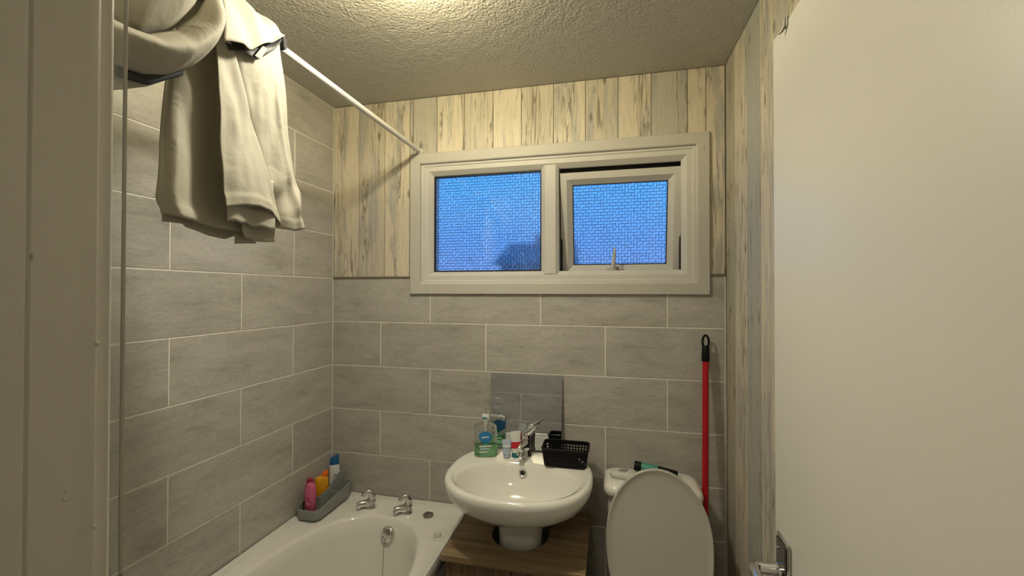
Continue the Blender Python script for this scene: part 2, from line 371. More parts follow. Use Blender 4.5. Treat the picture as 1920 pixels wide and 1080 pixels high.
# ------------------------------------------------------------------ tiles (each its own piece)
TILES = {}
def tile_mesh(l, h):
    k = (round(l, 4), round(h, 4))
    if k not in TILES:
        g_ = 0.0022; b_ = 0.0008; x, z = l/2-g_, h/2-g_
        bm = loft(bmesh.new(), [[Vector((-x, 0.003, -z)), Vector((x, 0.003, -z)), Vector((x, 0.003, z)), Vector((-x, 0.003, z))],
                                [Vector((-x, b_, -z)), Vector((x, b_, -z)), Vector((x, b_, z)), Vector((-x, b_, z))],
                                [Vector((-x+b_, 0, -z+b_)), Vector((x-b_, 0, -z+b_)), Vector((x-b_, 0, z-b_)), Vector((-x+b_, 0, z-b_))]], True, False, True)
        me = bpy.data.meshes.new('tile'); bmesh.ops.recalc_face_normals(bm, faces=bm.faces[:]); bm.to_mesh(me); bm.free(); me.materials.append(MT['tile']); TILES[k] = me
    return TILES[k]
def put_tile(parent, s0, s1, z0, z1, place):
    if s1-s0 < 0.012 or z1-z0 < 0.012: return
    ob = bpy.data.objects.new('tile', tile_mesh(s1-s0, z1-z0)); COL.objects.link(ob); ob.parent = parent
    s, z = (s0+s1)/2, (z0+z1)/2
    j = random.uniform(-0.0003, 0.0003)
    if place == 'back': ob.location = (s, j, z)
    elif place == 'left': ob.location = (-j, -s, z); ob.rotation_euler = (0, 0, R(90))
    else: ob.location = (s, RD - j, z); ob.rotation_euler = (0, 0, R(180))
def notch_tile(a, b, z0, z1, xc, zc, left):
    """tile cut to an L round the window surround"""
    g_, b_ = 0.0022, 0.0008; xo, zo = (a+b)/2, (z0+z1)/2
    def poly(d):
        x0, x1, y0, y1 = a+d-xo, b-d-xo, z0+d-zo, z1-d-zo; yc = zc-zo
        if left: return [(x0, y0), (x1, y0), (x1, yc), (xc-xo, yc), (xc-xo, y1), (x0, y1)]
        return [(x0, y0), (x1, y0), (x1, y1), (xc-xo, y1), (xc-xo, yc), (x0, yc)]
    ob = link('tile', loft(bmesh.new(), [[Vector((x, y, z)) for x, z in poly(d)] for d, y in ((g_, 0.003), (g_, b_), (g_+b_, 0.0))], True, False, True), MT['tile'], wall_back, smooth=0)
    ob.location = (xo, 0, zo)
def cuts(lo, hi, js): return [lo] + [j for j in js if lo+0.02 < j < hi-0.02] + [hi]
for r in range(1, 9):                                        # rows below the dado line on the back wall
    z1, z0 = L0-(r-1)*TH, max(0.0, L0-r*TH)
    js = [0.494, 0.991, 1.494] if r % 2 else [0.251, 0.7525, 1.256]
    c = cuts(0.002, RW-0.006, js)
    for a, b in zip(c[:-1], c[1:]):
        if r == 1:                                           # cut round the window
            if a < WX1 and b > WX0:
                if a < 0.41: notch_tile(a, b, z0, z1, 0.41, 1.490, True)
                elif b > 1.645: notch_tile(a, b, z0, z1, 1.645, 1.490, False)
                else: put_tile(wall_back, a, b, z0, 1.490, 'back')
                continue
        put_tile(wall_back, a, b, z0, z1, 'back')
for r in range(-3, 9):                                       # left wall, floor to ceiling
    z1, z0 = min(RH, L0-(r-1)*TH), max(0.0, L0-r*TH)
    js = [0.505, 1.009] if r % 2 else [0.252, 0.757, 1.262]
    c = cuts(0.002, 1.518, js)
    for a, b in zip(c[:-1], c[1:]): put_tile(wall_left, a, b, z0, z1, 'left')
for r in range(-3, 9):                                       # wall beside the door, seen in the mirror
    z1, z0 = min(RH, L0-(r-1)*TH), max(0.0, L0-r*TH)
    js = [0.36] if r % 2 else [0.11, 0.61]
    c = cuts(0.002, 0.922, js)
    for a, b in zip(c[:-1], c[1:]): put_tile(wall_front, a, b, z0, z1, 'front')

# ------------------------------------------------------------------ distressed boards above the tiles and on the right wall
CREAM, TAN, GREY = (0.66, 0.59, 0.47, 1), (0.57, 0.515, 0.415, 1), (0.49, 0.46, 0.39, 1)
def plank(parent, s0, s1, z0, z1, place, col):
    g_, b_ = 0.0011, 0.0008; hw, hh = (s1-s0)/2-g_, (z1-z0)/2-0.0004
    cut = 0.0005
    bm = loft(bmesh.new(), [[Vector((-hw, 0.0022, -hh)), Vector((hw, 0.0022, -hh)), Vector((hw, 0.0022, hh)), Vector((-hw, 0.0022, hh))],
                            [Vector((-hw, 0.0012, -hh)), Vector((hw, 0.0012, -hh)), Vector((hw, 0.0012, hh)), Vector((-hw, 0.0012, hh))],
                            [Vector((-hw+b_, 0, -hh+cut)), Vector((hw-b_, 0, -hh+cut)), Vector((hw-b_, 0, hh-cut)), Vector((-hw+b_, 0, hh-cut))]], True, False, True)
    ob = link('plank', bm, MT['plank'], parent, smooth=0)
    s, z = (s0+s1)/2, (z0+z1)/2
    if place == 'back': ob.location = (s, -0.001, z)
    else: ob.location = (RW, -s, z); ob.rotation_euler = (0, 0, R(-90))
    ob.color = col
link('board_backing', (lambda b: (add_box(b, 0.41, 1.64, 0.0006, 0.0017, 2.095, RH), add_box(b, 1.64, RW, 0.0006, 0.0017, L0, RH), b)[2])(box(0.002, 0.41, 0.0006, 0.0017, L0, RH)), MT['joint'], wall_back, smooth=0)
bx = [0.004, 0.137, 0.269, 0.393, 0.525, 0.653, 0.784, 0.909, 1.046, 1.178, 1.308, 1.436, 1.571, 1.706]
bc = [CREAM, TAN, CREAM, GREY, CREAM, TAN, CREAM, TAN, CREAM, TAN, CREAM, GREY, CREAM]
for i, c in enumerate(bc):
    a, b = bx[i], bx[i+1]; pieces = []
    if b <= 0.41: plank(wall_back, a, b, L0+0.006, RH-0.002, 'back', c)
    elif a < 0.41:
        plank(wall_back, a, 0.41, L0+0.006, RH-0.002, 'back', c); plank(wall_back, 0.4102, b, 2.100, RH-0.002, 'back', c)
    elif b > 1.645:
        plank(wall_back, a, 1.638, 2.100, RH-0.002, 'back', c); plank(wall_back, 1.6382, b, L0+0.006, RH-0.002, 'back', c)
    else: plank(wall_back, a, b, 2.100, RH-0.002, 'back', c)
ry = [0.004, 0.118, 0.246, 0.376, 0.503, 0.631, 0.759, 0.887, 1.015, 1.143, 1.271, 1.399, 1.518]
rc = [(0.44, 0.40, 0.31, 1), (0.60, 0.545, 0.45, 1), (0.40, 0.40, 0.37, 1), (0.62, 0.56, 0.46, 1), TAN, CREAM, GREY, CREAM, TAN, CREAM, GREY, CREAM]
for i, c in enumerate(rc): plank(wall_right, ry[i], ry[i+1], 0.0, RH-0.002, 'right', c)
# strips
bm = box(0.004, 0.404, -0.005, 0.003, L0-0.002, L0+0.006, bev=0.001, seg=1); add_box(bm, 1.650, RW-0.004, -0.005, 0.003, L0-0.002, L0+0.006, bev=0.001, seg=1)
struct(link('trim_1', bm, MT['tan']), 'thin brown strip between the boards and the tiles')
struct(link('trim_2', tube(bmesh.new(), [(0.001, -0.001, 0.55), (0.001, -0.001, RH)], 0.0034, 8), MT['upvc']), 'pale sealant bead in the tiled corner')
struct(link('trim_3', box(RW-0.0065, RW-0.001, -0.004, 0.003, 0.0, L0-0.002, bev=0.001, seg=1), MT['trimp']), 'pale tile edging strip in the right corner')

# ------------------------------------------------------------------ window
window = struct(thing('window_1', (1.025, 0.0, 1.48), 'white two-light window with patterned glass in the back wall', 'window')); del window['category']
bm = rect_loops(bmesh.new(), 0.401, 1.649, 1.479, 2.108, [(0.0, 0.0035), (0.0, -0.010), (0.003, -0.014), (0.044, -0.016), (0.048, -0.013), (0.048, 0.012), (0.024, 0.012), (0.024, 0.0035)], True)
link('trim_surround', bm, MT['trimp'], window, smooth=25)
# outer frame with its central mullion
bm = rect_loops(bmesh.new(), 0.445, 1.608, 1.520, 2.068, [(0.0, 0.095), (0.0, 0.002), (0.006, -0.004), (0.018, -0.004), (0.021, 0.000), (0.040, 0.000), (0.044, 0.004), (0.058, 0.020), (0.058, 0.030), (0.050, 0.030), (0.050, 0.095)], True)
fr = link('window_frame', bm, MT['upvc'], window, smooth=25)
bm = loft(bmesh.new(), [[Vector((x, y, z)) for x, y in ((0.992, 0.095), (0.992, 0.020), (1.007, 0.004), (1.011, 0.0), (1.054, 0.0), (1.058, 0.004), (1.066, 0.012), (1.066, 0.095))] for z in (1.566, 2.022)])
link('mullion', bm, MT['upvc'], window, smooth=25)
def pane_faces(ob):
    for p in ob.data.polygons: p.material_index = 0 if p.normal.y > 0.3 else 1
    return ob
def seal_loop(x0, x1, z0, z1, y0, y1, w, parent, org=None):
    return link('rubber_seal', rect_loops(bmesh.new(), x0, x1, z0, z1, [(0, y1), (0, y0), (w, y0), (w, y1)], True), MT['rubber'], parent, smooth=0)
seal_loop(0.500, 0.995, 1.576, 2.013, 0.022, 0.032, 0.0085, window)
pane_faces(link('pane', box(0.497, 0.998, 0.032, 0.038, 1.572, 2.016), [MT['pglass'], MT['glass']], window, smooth=0))
# black seal and dark rebate round the opening light
seal_loop(1.064, 1.562, 1.566, 2.022, 0.070, 0.078, 0.012, window)
link('hinge_seal', box(1.064, 1.562, 0.058, 0.072, 1.972, 2.020, bev=0.002), MT['rubber'], window)
# opening sash, hung at the top and pushed out at the bottom
HZ, HY, TILT = 1.998, 0.026, R(10.5)
sash = bpy.data.objects.new('opening_sash', None); COL.objects.link(sash); sash.parent = window
def sash_part(name, bm, mat, parent, smooth=25):
    me = bpy.data.meshes.new(name); bmesh.ops.recalc_face_normals(bm, faces=bm.faces[:])
    M4 = Matrix.Translation((0, HY, HZ)) @ Matrix.Rotation(TILT, 4, 'X') @ Matrix.Translation((0, -HY, -HZ))
    bmesh.ops.transform(bm, matrix=M4, verts=bm.verts[:])
    bmesh.ops.translate(bm, verts=bm.verts[:], vec=-ORG['window_1'])
    bm.to_mesh(me); bm.free()
    if smooth: me.shade_smooth(); me.set_sharp_from_angle(angle=R(smooth))
    me.materials.append(mat); ob = bpy.data.objects.new(name, me); COL.objects.link(ob); ob.parent = parent; return ob
SX0, SX1, SZ0, SZ1 = 1.070, 1.556, 1.548, 1.990
sash_part('sash_frame', rect_loops(bmesh.new(), SX0, SX1, SZ0, SZ1, [(0, 0.066), (0, 0.020), (0.002, 0.018), (0.028, 0.018), (0.031, 0.021), (0.050, 0.038), (0.050, 0.046), (0.042, 0.048), (0.042, 0.066)], True), MT['upvc'], sash)
sash_part('rubber_seal', rect_loops(bmesh.new(), SX0+0.047, SX1-0.047, SZ0+0.047, SZ1-0.047, [(0, 0.049), (0, 0.041), (0.0065, 0.041), (0.0065, 0.049)], True), MT['rubber'], sash, 0)
pn = sash_part('pane', box(SX0+0.046, SX1-0.046, 0.0495, 0.0555, SZ0+0.046, SZ1-0.046), MT['pglass'], sash, 0); pn.data.materials.append(MT['glass']); pane_faces(pn)
HX, SZH = 1.292, SZ0+0.020
bm = box(HX-0.030, HX+0.034, 0.008, 0.019, SZH+0.004, SZH+0.026, bev=0.003)
lathe(bm, 0, 0, [(0.012, 0), (0.012, 0.012), (0.010, 0.016)], 16, axis=((HX, 0.010, SZH+0.016), (0, -1, 0)))
tube(bm, bez((HX-0.004, -0.004, SZH+0.014), (HX-0.002, -0.012, SZH+0.05), (HX, -0.014, SZH+0.07), (HX+0.004, -0.012, SZH+0.108)), [0.0085, 0.0085, 0.0085, 0.008, 0.008, 0.0075, 0.007, 0.0065, 0.006, 0.005, 0.003], 12)
sash_part('window_handle', bm, MT['upvc'], sash, 40)
bm = lathe(bmesh.new(), 0, 0, [(0.0045, 0), (0.0045, 0.0015)], 12, axis=((HX+0.012, 0.008, SZH+0.016), (0, -1, 0)))
lathe(bm, 0, 0, [(0.003, 0), (0.003, 0.0015)], 12, axis=((HX+0.027, 0.008, SZH+0.010), (0, -1, 0)))
sash_part('screw_hole', bm, MT['screw'], sash, 0)
bm = lathe(bmesh.new(), 0, 0, [(0.0022, 0), (0.0022, 0.0012)], 10, axis=((1.628, -0.015, 2.048), (0, -1, 0)))
lathe(bm, 0, 0, [(0.0022, 0), (0.0022, 0.0012)], 10, axis=((1.628, -0.015, 2.036), (0, -1, 0)))
link('screw_hole', bm, MT['tan'], window, smooth=0)

# ------------------------------------------------------------------ outside: ground, a house and a tree in the dusk
struct(link('ground', box(-40, 40, 0.6, 70, -0.5, -0.3), MT['ground'], smooth=0))
h = thing('house', (-2.0, 17.0, -0.3), 'dark neighbouring house seen blurred through the lower right of the fixed window pane', 'house')
link('house_wall', box(-3.2, -0.6, 15, 21, -0.3, 2.7), MT['brick'], h, smooth=0)
link('roof', loft(bmesh.new(), [[Vector((x, 14.6, 2.65)), Vector((x, 21.4, 2.65)), Vector((x, 18.0, 3.9))] for x in (-3.5, -0.3)]), MT['slate'], h, smooth=0)
link('chimney', box(-2.2, -1.6, 17.7, 18.3, 3.5, 4.3, bev=0.03), MT['brick'], h, smooth=0)

# ------------------------------------------------------------------ door frame (left, close) and open door (right)
fr = struct(thing('door_1', (0.897, -1.55, 0.0), 'white gloss door frame at the left', 'frame')); del fr['category']
for nm, args in (('stop', (0.905, 0.9492, -1.655, -1.5774)), ('rebate_jamb', (0.905, 0.9449, -1.5772, -1.5398))):
    bm = box(args[0], args[1], args[2], args[3], 0.0, 2.0, bev=0.003, seg=2)
    link(nm, bm, MT['gloss'], fr)
bm = box(0.9255, 0.9379, -1.5396, -1.5277, 0.0, 2.0, bev=0.003, seg=3); link('edge_strip', bm, MT['gloss'], fr)
link('clear_seal', box(0.9238, 0.9252, -1.5214, -1.5140, 0.6, 2.2), MT['glass'], fr, smooth=0)
link('seal_edge', box(0.9234, 0.9256, -1.5140, -1.5116, 0.6, 2.2, bev=0.0006), MT['seal'], fr)
bm = bmesh.new()
for (y, z, w, hh) in ((-1.5571, 1.361, 0.0012, 0.0006), (-1.5566, 1.3660, 0.0006, 0.0007), (-1.5414, 1.336, 0.0006, 0.0009), (-1.5414, 1.455, 0.0009, 0.0013), (-1.5735, 1.509, 0.0008, 0.0015)):
    r = bmesh.ops.create_uvsphere(bm, u_segments=10, v_segments=6, radius=1.0)
    for v in r['verts']: v.co = Vector((0.9450+v.co.x*0.0008, y+v.co.y*w*1.3, z+v.co.z*hh*1.3))
link('paint_drip', bm, MT['gloss'], fr)
link('right_jamb', box(1.6285, 1.6350, -1.655, -1.5398, 0.0, 2.0, bev=0.002), MT['gloss'], fr)
link('head_jamb', box(0.926, 1.6350, -1.655, -1.5398, 2.001, 2.022, bev=0.002), MT['gloss'], fr)

FX = 1.583
door = struct(thing('door_2', (FX+0.02, -1.524, 0.0), 'white flush door standing open at the right', 'door')); del door['category']
link('door_leaf', box(FX, FX+0.040, -1.524, -0.839, 0.006, 1.979, bev=0.002), MT['doorp'], door)
hd = bpy.data.objects.new('door_handle', None); COL.objects.link(hd); hd.parent = door; ORG['door_handle'] = ORG['door_2']
link('back_plate', box(FX-0.0060, FX, -0.914, -0.860, 0.876, 1.043, bev=0.0035, seg=1), MT['chrome'], hd)
link('raised_plate', box(FX-0.0086, FX-0.0056, -0.908, -0.866, 0.882, 1.036, bev=0.0022, seg=1), MT['reflchrome'], hd)
NY, NZ = -0.8865, 0.983
bm = lathe(bmesh.new(), 0, 0, [(0.0135, 0.0), (0.0135, 0.006), (0.0105, 0.009), (0.0098, 0.020)], 24, axis=((FX-0.0085, NY, NZ), (-1, 0, 0)))
tube(bm, [(FX-0.018, NY, NZ), (FX-0.040, NY, NZ), (FX-0.046, NY-0.001, NZ), (FX-0.052, NY-0.005, NZ-0.001), (FX-0.056, NY-0.018, NZ-0.001), (FX-0.057, NY-0.05, NZ-0.002), (FX-0.057, NY-0.115, NZ-0.002)],
     [0.0098, 0.0100, 0.0105, 0.0112, 0.0112, 0.0105, 0.0095], 20)
link('lever', bm, MT['chrome'], hd)
bm = lathe(bmesh.new(), 0, 0, [(0.0035, 0), (0.0035, 0.0008), (0.002, 0.0014)], 12, axis=((FX-0.0085, -0.876, 1.018), (-1, 0, 0)))
link('screw', bm, MT['chrome'], hd)
ho = thing('over_door_hook', (FX, -0.905, 1.979), 'small bent metal hook hung over the top of the open door', 'hook')
link('strap', loft(bmesh.new(), [[Vector((x, y, z)) for y in (-0.912, -0.898)] + [Vector((x2, y, z2)) for y in (-0.898, -0.912)] for x, z, x2, z2 in ((FX+0.041, 1.955, FX+0.043, 1.955), (FX+0.041, 1.980, FX+0.043, 1.982), (FX-0.001, 1.980, FX-0.003, 1.982), (FX-0.001, 1.966, FX-0.003, 1.966))]), MT['paper'], ho)
bm = tube(bmesh.new(), [(FX-0.003, -0.908, 1.982), (FX-0.004, -0.9075, 1.972), (FX-0.004, -0.906, 1.967), (FX-0.006, -0.900, 1.962), (FX-0.010, -0.895, 1.960)], [0.0012, 0.0018, 0.0022, 0.0024, 0.0014], 10)
link('hook_wire', bm, MT['dullmetal'], ho)

# ------------------------------------------------------------------ ceiling lamp (just above the frame)
cl = thing('ceiling_lamp', (LX, LY, RH-0.006), 'round ceiling lamp with a frosted dish hung under a warm bulb', 'lamp')
link('ceiling_rose', lathe(bmesh.new(), LX, LY, [(0.05, RH-0.004), (0.05, RH-0.012), (0.02, RH-0.020), (0.014, RH-0.026), (0.014, LZ+0.020)], 24), MT['upvc'], cl)
link('dish', lathe(bmesh.new(), LX, LY, [(0.001, LZ-0.045), (0.04, LZ-0.045), (0.066, LZ-0.038), (0.075, LZ-0.030), (0.072, LZ-0.028), (0.04, LZ-0.042), (0.001, LZ-0.042)], 40), MT['frost'], cl)
bm = bmesh.new()
for k in range(3):
    a = 2*math.pi*k/3 + 0.3; tube(bm, [(LX+0.071*math.cos(a), LY+0.071*math.sin(a), LZ-0.031), (LX+0.012*math.cos(a), LY+0.012*math.sin(a), RH-0.024)], 0.0012, 6)
link('wire', bm, MT['chrome'], cl)

# ------------------------------------------------------------------ bath
bath = thing('bathtub', (0.345, -0.75, 0.0), 'white bathtub along the tiled left wall', 'bathtub')
BX1, BZ, NB = 0.690, 0.550, 96
def rrect(x0, x1, y0, y1, r, n=NB):
    """rounded rectangle sampled by angle so that it pairs with the basin ellipse"""
    cx, cy = 0.36, -0.78; out = []
    for i in range(n):
        t = 2*math.pi*i/n; c, s = math.cos(t), math.sin(t)
        kx = ((x1-cx)/c) if c > 1e-9 else ((x0-cx)/c if c < -1e-9 else 1e9)
        ky = ((y1-cy)/s) if s > 1e-9 else ((y0-cy)/s if s < -1e-9 else 1e9)
        k = min(kx, ky); out.append((cx+c*k, cy+s*k))
    return out
def bell(a, b, nn, cx=0.36, cy=-0.78):
    out = []
    for i in range(NB):
        t = 2*math.pi*i/NB; c, s = math.cos(t), math.sin(t)
        k = (abs(c/a)**nn + abs(s/b)**nn)**(-1/nn); out.append((cx+c*k, cy+s*k))
    return out
def lip(x, y, z):      # raised upstand along the walls
    return z
rings = []
def ring(poly, z): rings.append([Vector((x, y, z)) for x, y in poly])
ring(rrect(0.010, BX1-0.006, -1.508, -0.008, 0), BZ-0.05)
ring(rrect(0.004, BX1-0.001, -1.514, -0.003, 0), BZ-0.045)
ring(rrect(0.004, BX1, -1.514, -0.003, 0), BZ+0.000)
ring(rrect(0.006, BX1-0.004, -1.512, -0.005, 0), BZ+0.0125)
ring(rrect(0.030, BX1-0.010, -1.486, -0.040, 0), BZ+0.0125)
ring(rrect(0.036, BX1-0.018, -1.480, -0.047, 0), BZ+0.0015)
ring(bell(0.292, 0.650, 2.7), BZ+0.000)
ring(bell(0.283, 0.640, 2.7), BZ-0.002)
ring(bell(0.274, 0.631, 2.7), BZ-0.010)
ring(bell(0.266, 0.615, 2.7), BZ-0.06)
ring(bell(0.250, 0.585, 2.7), BZ-0.20)
ring(bell(0.228, 0.545, 2.7), BZ-0.33)
ring(bell(0.190, 0.490, 2.6), BZ-0.385)
ring(bell(0.100, 0.350, 2.3), BZ-0.400)
link('tub', loft(bmesh.new(), rings, True, False, True), MT['acrylic'], bath, smooth=55)
bm = box(BX1-0.024, BX1-0.014, -1.488, -0.008, 0.0, BZ-0.04, bev=0.002); link('side_panel', bm, MT['upvc'], bath)
# overflow with its chain, plug and cap
OV = Vector((0.386, -0.170, 0.494)); od = Vector((0, -1, 0.30)).normalized()
ov = link('overflow_plate', lathe(bmesh.new(), 0, 0, [(0.031, -0.004), (0.031, 0.002), (0.027, 0.008), (0.018, 0.011), (0.001, 0.012)], 28, axis=(OV, od)), MT['chrome'], bath)
bm = bmesh.new(); a_ = Vector((1, 0, 0)); b_ = od.cross(a_)
for k in range(6):
    t = 2*math.pi*k/6+0.5; p = OV + od*0.0108 + (a_*math.cos(t)+b_*math.sin(t))*0.0115 - Vector((0.004, 0, 0.003))
    lathe(bm, 0, 0, [(0.0037, 0), (0.0037, 0.0012)], 10, axis=(p, od))
link('overflow_hole', bm, MT['dark'], ov, smooth=0)
bm = tube(bmesh.new(), [OV+od*0.010+Vector((-0.006, 0, -0.008)), OV+Vector((-0.006, -0.020, -0.04)), OV+Vector((-0.003, -0.035, -0.13)), OV+Vector((0.0, -0.075, -0.27)), OV+Vector((0.0, -0.13, -0.293))], 0.0013, 6)
link('plug_chain', bm, MT['cord'], bath)
def bath_tap(x, y, label):
    t = thing('bath_tap', (x, y, BZ), label, 'tap', 'pair of bath taps')
    z = BZ+0.001; d = Vector((math.cos(R(218)), math.sin(R(218)), 0)); c0 = Vector((x, y, z)); Z = Vector((0, 0, 1))
    q = lambda a, h: c0 + d*a + Z*h
    link('tap_body', lathe(bmesh.new(), x, y, [(0.0225, z), (0.0225, z+0.005), (0.0190, z+0.010), (0.0195, z+0.028), (0.0185, z+0.036), (0.0150, z+0.040)], 28), MT['chrome'], t)
    bm = tube(bmesh.new(), bez(q(0.002, 0.017), q(0.025, 0.024), q(0.042, 0.026), q(0.058, 0.020), 10), [0.0150, 0.0150, 0.0148, 0.0145, 0.014, 0.0135, 0.013, 0.0128, 0.0125, 0.0122, 0.011], 20)
    lathe(bm, 0, 0, [(0.0095, 0), (0.0095, 0.010)], 16, axis=(q(0.052, 0.016), (0, 0, -1)))
    link('spout', bm, MT['chrome'], t)
    bm = tube(bmesh.new(), bez(q(-0.003, 0.034), q(-0.008, 0.072), q(0.020, 0.082), q(0.036, 0.054), 14), [0.0150, 0.0155, 0.0155, 0.0155, 0.0152, 0.0148, 0.0140, 0.0132, 0.0124, 0.0116, 0.0108, 0.0100, 0.0092, 0.0084, 0.0060], 18)
    link('tap_lever', bm, MT['chrome'], t)
bath_tap(0.262, -0.090, 'chrome bath tap nearer the grey caddy, the left of the pair')
bath_tap(0.437, -0.094, 'chrome bath tap nearer the washbasin, the right of the pair')
PX, PY = 0.532, -0.098
pl = thing('bath_plug', (PX, PY, BZ+0.001), 'dull metal bath plug lying on the bath rim beside the right tap', 'plug')
link('plug_disc', lathe(bmesh.new(), PX, PY, [(0.017, BZ+0.001), (0.0215, BZ+0.003), (0.0215, BZ+0.007), (0.017, BZ+0.010), (0.001, BZ+0.0105)], 28), MT['dullmetal'], pl)
link('ring', tube(bmesh.new(), [(PX+0.006*math.cos(t), PY, BZ+0.0135+0.006*math.sin(t)) for t in [k*2*math.pi/14 for k in range(15)]], 0.0011, 6), MT['chrome'], pl)
PX, PY = 0.632, -0.235
cp = thing('plastic_cap', (PX, PY, BZ+0.001), 'small round white plastic cap on the bath rim by the oak cabinet', 'cap')
link('cap_rim', lathe(bmesh.new(), PX, PY, [(0.021, BZ+0.001), (0.0215, BZ+0.004), (0.019, BZ+0.006), (0.0165, BZ+0.0045)], 28), MT['whitep'], cp)
link('cap_cup', lathe(bmesh.new(), PX, PY, [(0.0155, BZ+0.0022), (0.0145, BZ+0.017), (0.012, BZ+0.020), (0.001, BZ+0.0205)], 28), MT['paper'], cp)

# ------------------------------------------------------------------ curtain rail and curtain
RX, RZ, RR = 0.446, 2.118, 0.0105
rail = thing('curtain_rail', (RX, -0.75, RZ), 'straight white shower rail running from the window wall towards the door', 'rail')
link('rod', tube(bmesh.new(), [(RX, -0.016, RZ), (RX, -1.504, RZ)], RR, 20), MT['rod'], rail)
bm = lathe(bmesh.new(), 0, 0, [(0.015, 0), (0.015, 0.006), (0.0125, 0.013)], 24, axis=((RX, -0.003, RZ), (0, -1, 0)))
link('end_cup', bm, MT['rod'], rail); bm = lathe(bmesh.new(), 0, 0, [(0.022, 0), (0.022, 0.006), (0.0145, 0.014)], 24, axis=((RX, -1.5185, RZ), (0, 1, 0))); link('end_cup', bm, MT['rod'], rail)
cur = thing('shower_curtain', (RX, -1.0, RZ), 'white shower curtain bundled up and thrown over the rail, short tail hanging', 'curtain')
def cloth(name, f, nu, nv, mat='curtain', th=0.0016):
    bm = sheet(bmesh.new(), f, nu, nv); ob = link(name, bm, MT[mat], cur, smooth=180)
    md = ob.modifiers.new('thickness', 'SOLIDIFY'); md.thickness = th; md.offset = 0
    return ob
nz = lambda a, b, c=0.0: noise.noise(Vector((a, b, c)))
def lerp(a, b, t): return a+(b-a)*t
def pline(pts, t):
    """point along a list of (parameter, values...) rows, eased between rows"""
    for a, b in zip(pts[:-1], pts[1:]):
        if t <= b[0]:
            f = (t-a[0])/(b[0]-a[0]); return tuple(lerp(p, q, f) for p, q in zip(a[1:], b[1:]))
    return tuple(pts[-1][1:])
def back_panel(u, v):       # the farther layer of the hanging tail: u from the door end to the window end, v down
    le = pline([(0, -1.075, 2.09), (0.35, -1.102, 1.904), (0.6, -1.113, 1.78), (0.9, -1.116, 1.672), (1, -1.104, 1.640)], v)
    rz = pline([(0, 1.640), (0.13, 1.635), (0.6, 1.630), (1, 1.626)], u)[0]
    y = lerp(le[0], lerp(-0.90, -0.905, v), u); z = lerp(lerp(2.09, 2.11, u), rz, v) if u > 0.04 else le[1]
    x = RX - 0.014 + 0.012*math.sin(u*7+0.6)*v + 0.010*nz(u*2.4, v*2.0) - 0.022*smoothstep(0.10, 0, u)*v
    x += 0.004*smoothstep(0.945, 0.955, v)
    x += 0.008*math.exp(-((u-0.16-0.5*(v-0.42))/0.07)**2)*math.exp(-((v-0.43)/0.10)**2)
    return Vector((x, y, z))
cloth('back_panel', back_panel, 60, 60)
def inner_hem(u, v):        # the doubled hem behind it
    hz = pline([(0, 1.629), (0.22, 1.630), (0.25, 1.624), (0.6, 1.614), (0.85, 1.612), (1, 1.624)], u)[0]
    return Vector((RX - 0.044 + 0.006*math.sin(u*6), lerp(-1.088, -0.915, u), lerp(1.72, hz, v)))
cloth('inner_hem', inner_hem, 40, 10)
def front_panel(u, v):      # the nearer layer, flaring towards the window
    yl = pline([(0, -1.052), (0.35, -1.045), (0.7, -1.032), (1, -1.018)], v)[0]
    yr = pline([(0, -0.872), (0.3, -0.845), (0.7, -0.805), (1, -0.772)], v)[0]
    hem = pline([(0, 1.668), (0.15, 1.679), (0.33, 1.685), (0.49, 1.681), (0.58, 1.668), (0.655, 1.652), (0.70, 1.650), (0.85, 1.647), (1, 1.659)], u)[0]
    c = lerp(0.16, 0.655, smoothstep(0.0, 1.15, v*1.1)); d = u - c                  # the long crease
    over = 0.017*(1-smoothstep(-0.015, 0.025, d))*smoothstep(0.05, 0.3, v)
    x = RX + 0.018 + 0.014*(1-v)**2 + over - 0.010*math.exp(-((d-0.05)/0.05)**2) + 0.010*math.sin((u-0.75)*9)*smoothstep(0.3, 1, v)*smoothstep(0.0, 0.1, d)
    x += 0.012*nz(u*2.6+4, v*2.6)*smoothstep(0, 0.3, v) + 0.005*nz(u*9, v*5, 3)*smoothstep(0.1, 0.4, v)
    x += 0.007*math.exp(-((u-0.84-0.08*v)/0.03)**2)*smoothstep(0.15, 0.4, v) + 0.003*smoothstep(0.935, 0.95, v)
    x += 0.006*math.sin((u*1.6+v*2.4)*11)*math.exp(-((v-0.82)/0.14)**2)*smoothstep(0, 0.1, d)
    return Vector((x, lerp(yl, yr, u), lerp(2.115, hem, v)))
cloth('front_panel', front_panel, 90, 80)
def second_layer(u, v):     # folded layer showing between the two hems
    hz = pline([(0, 1.640), (0.3, 1.643), (0.6, 1.641), (1, 1.640)], u)[0] + 0.002*math.sin(u*19)
    return Vector((RX + 0.020 + 0.006*math.sin(u*8) + 0.006*smoothstep(0.6, 0.7, v), lerp(-1.006, -0.880, u), lerp(1.76, hz, v)))
cloth('second_layer', second_layer, 40, 16)
def hem_corner(u, v):       # the corner hanging lowest
    hz = pline([(0, 1.632), (0.12, 1.612), (0.3, 1.613), (0.6, 1.609), (1, 1.613)], u)[0]
    return Vector((RX + 0.006 + 0.006*math.sin(u*6+v*2), lerp(-0.955, -0.858, u), lerp(1.70, hz, v)))
cloth('hem_corner', hem_corner, 24, 12)
def corner_lining(u, v):
    return Vector((RX - 0.018, lerp(-0.945, -0.885, u), lerp(1.66, lerp(1.600, 1.607, u), v)))
cloth('corner_lining', corner_lining, 8, 6)
FT = [(0, -0.850, 2.140), (0.25, -0.896, 2.160), (0.5, -0.938, 2.166), (1, -1.050, 2.176)]
FH = [(0, -0.880, 2.112), (0.22, -0.923, 2.072), (0.4, -0.955, 2.045), (0.62, -0.989, 2.019), (1, -1.070, 1.985)]
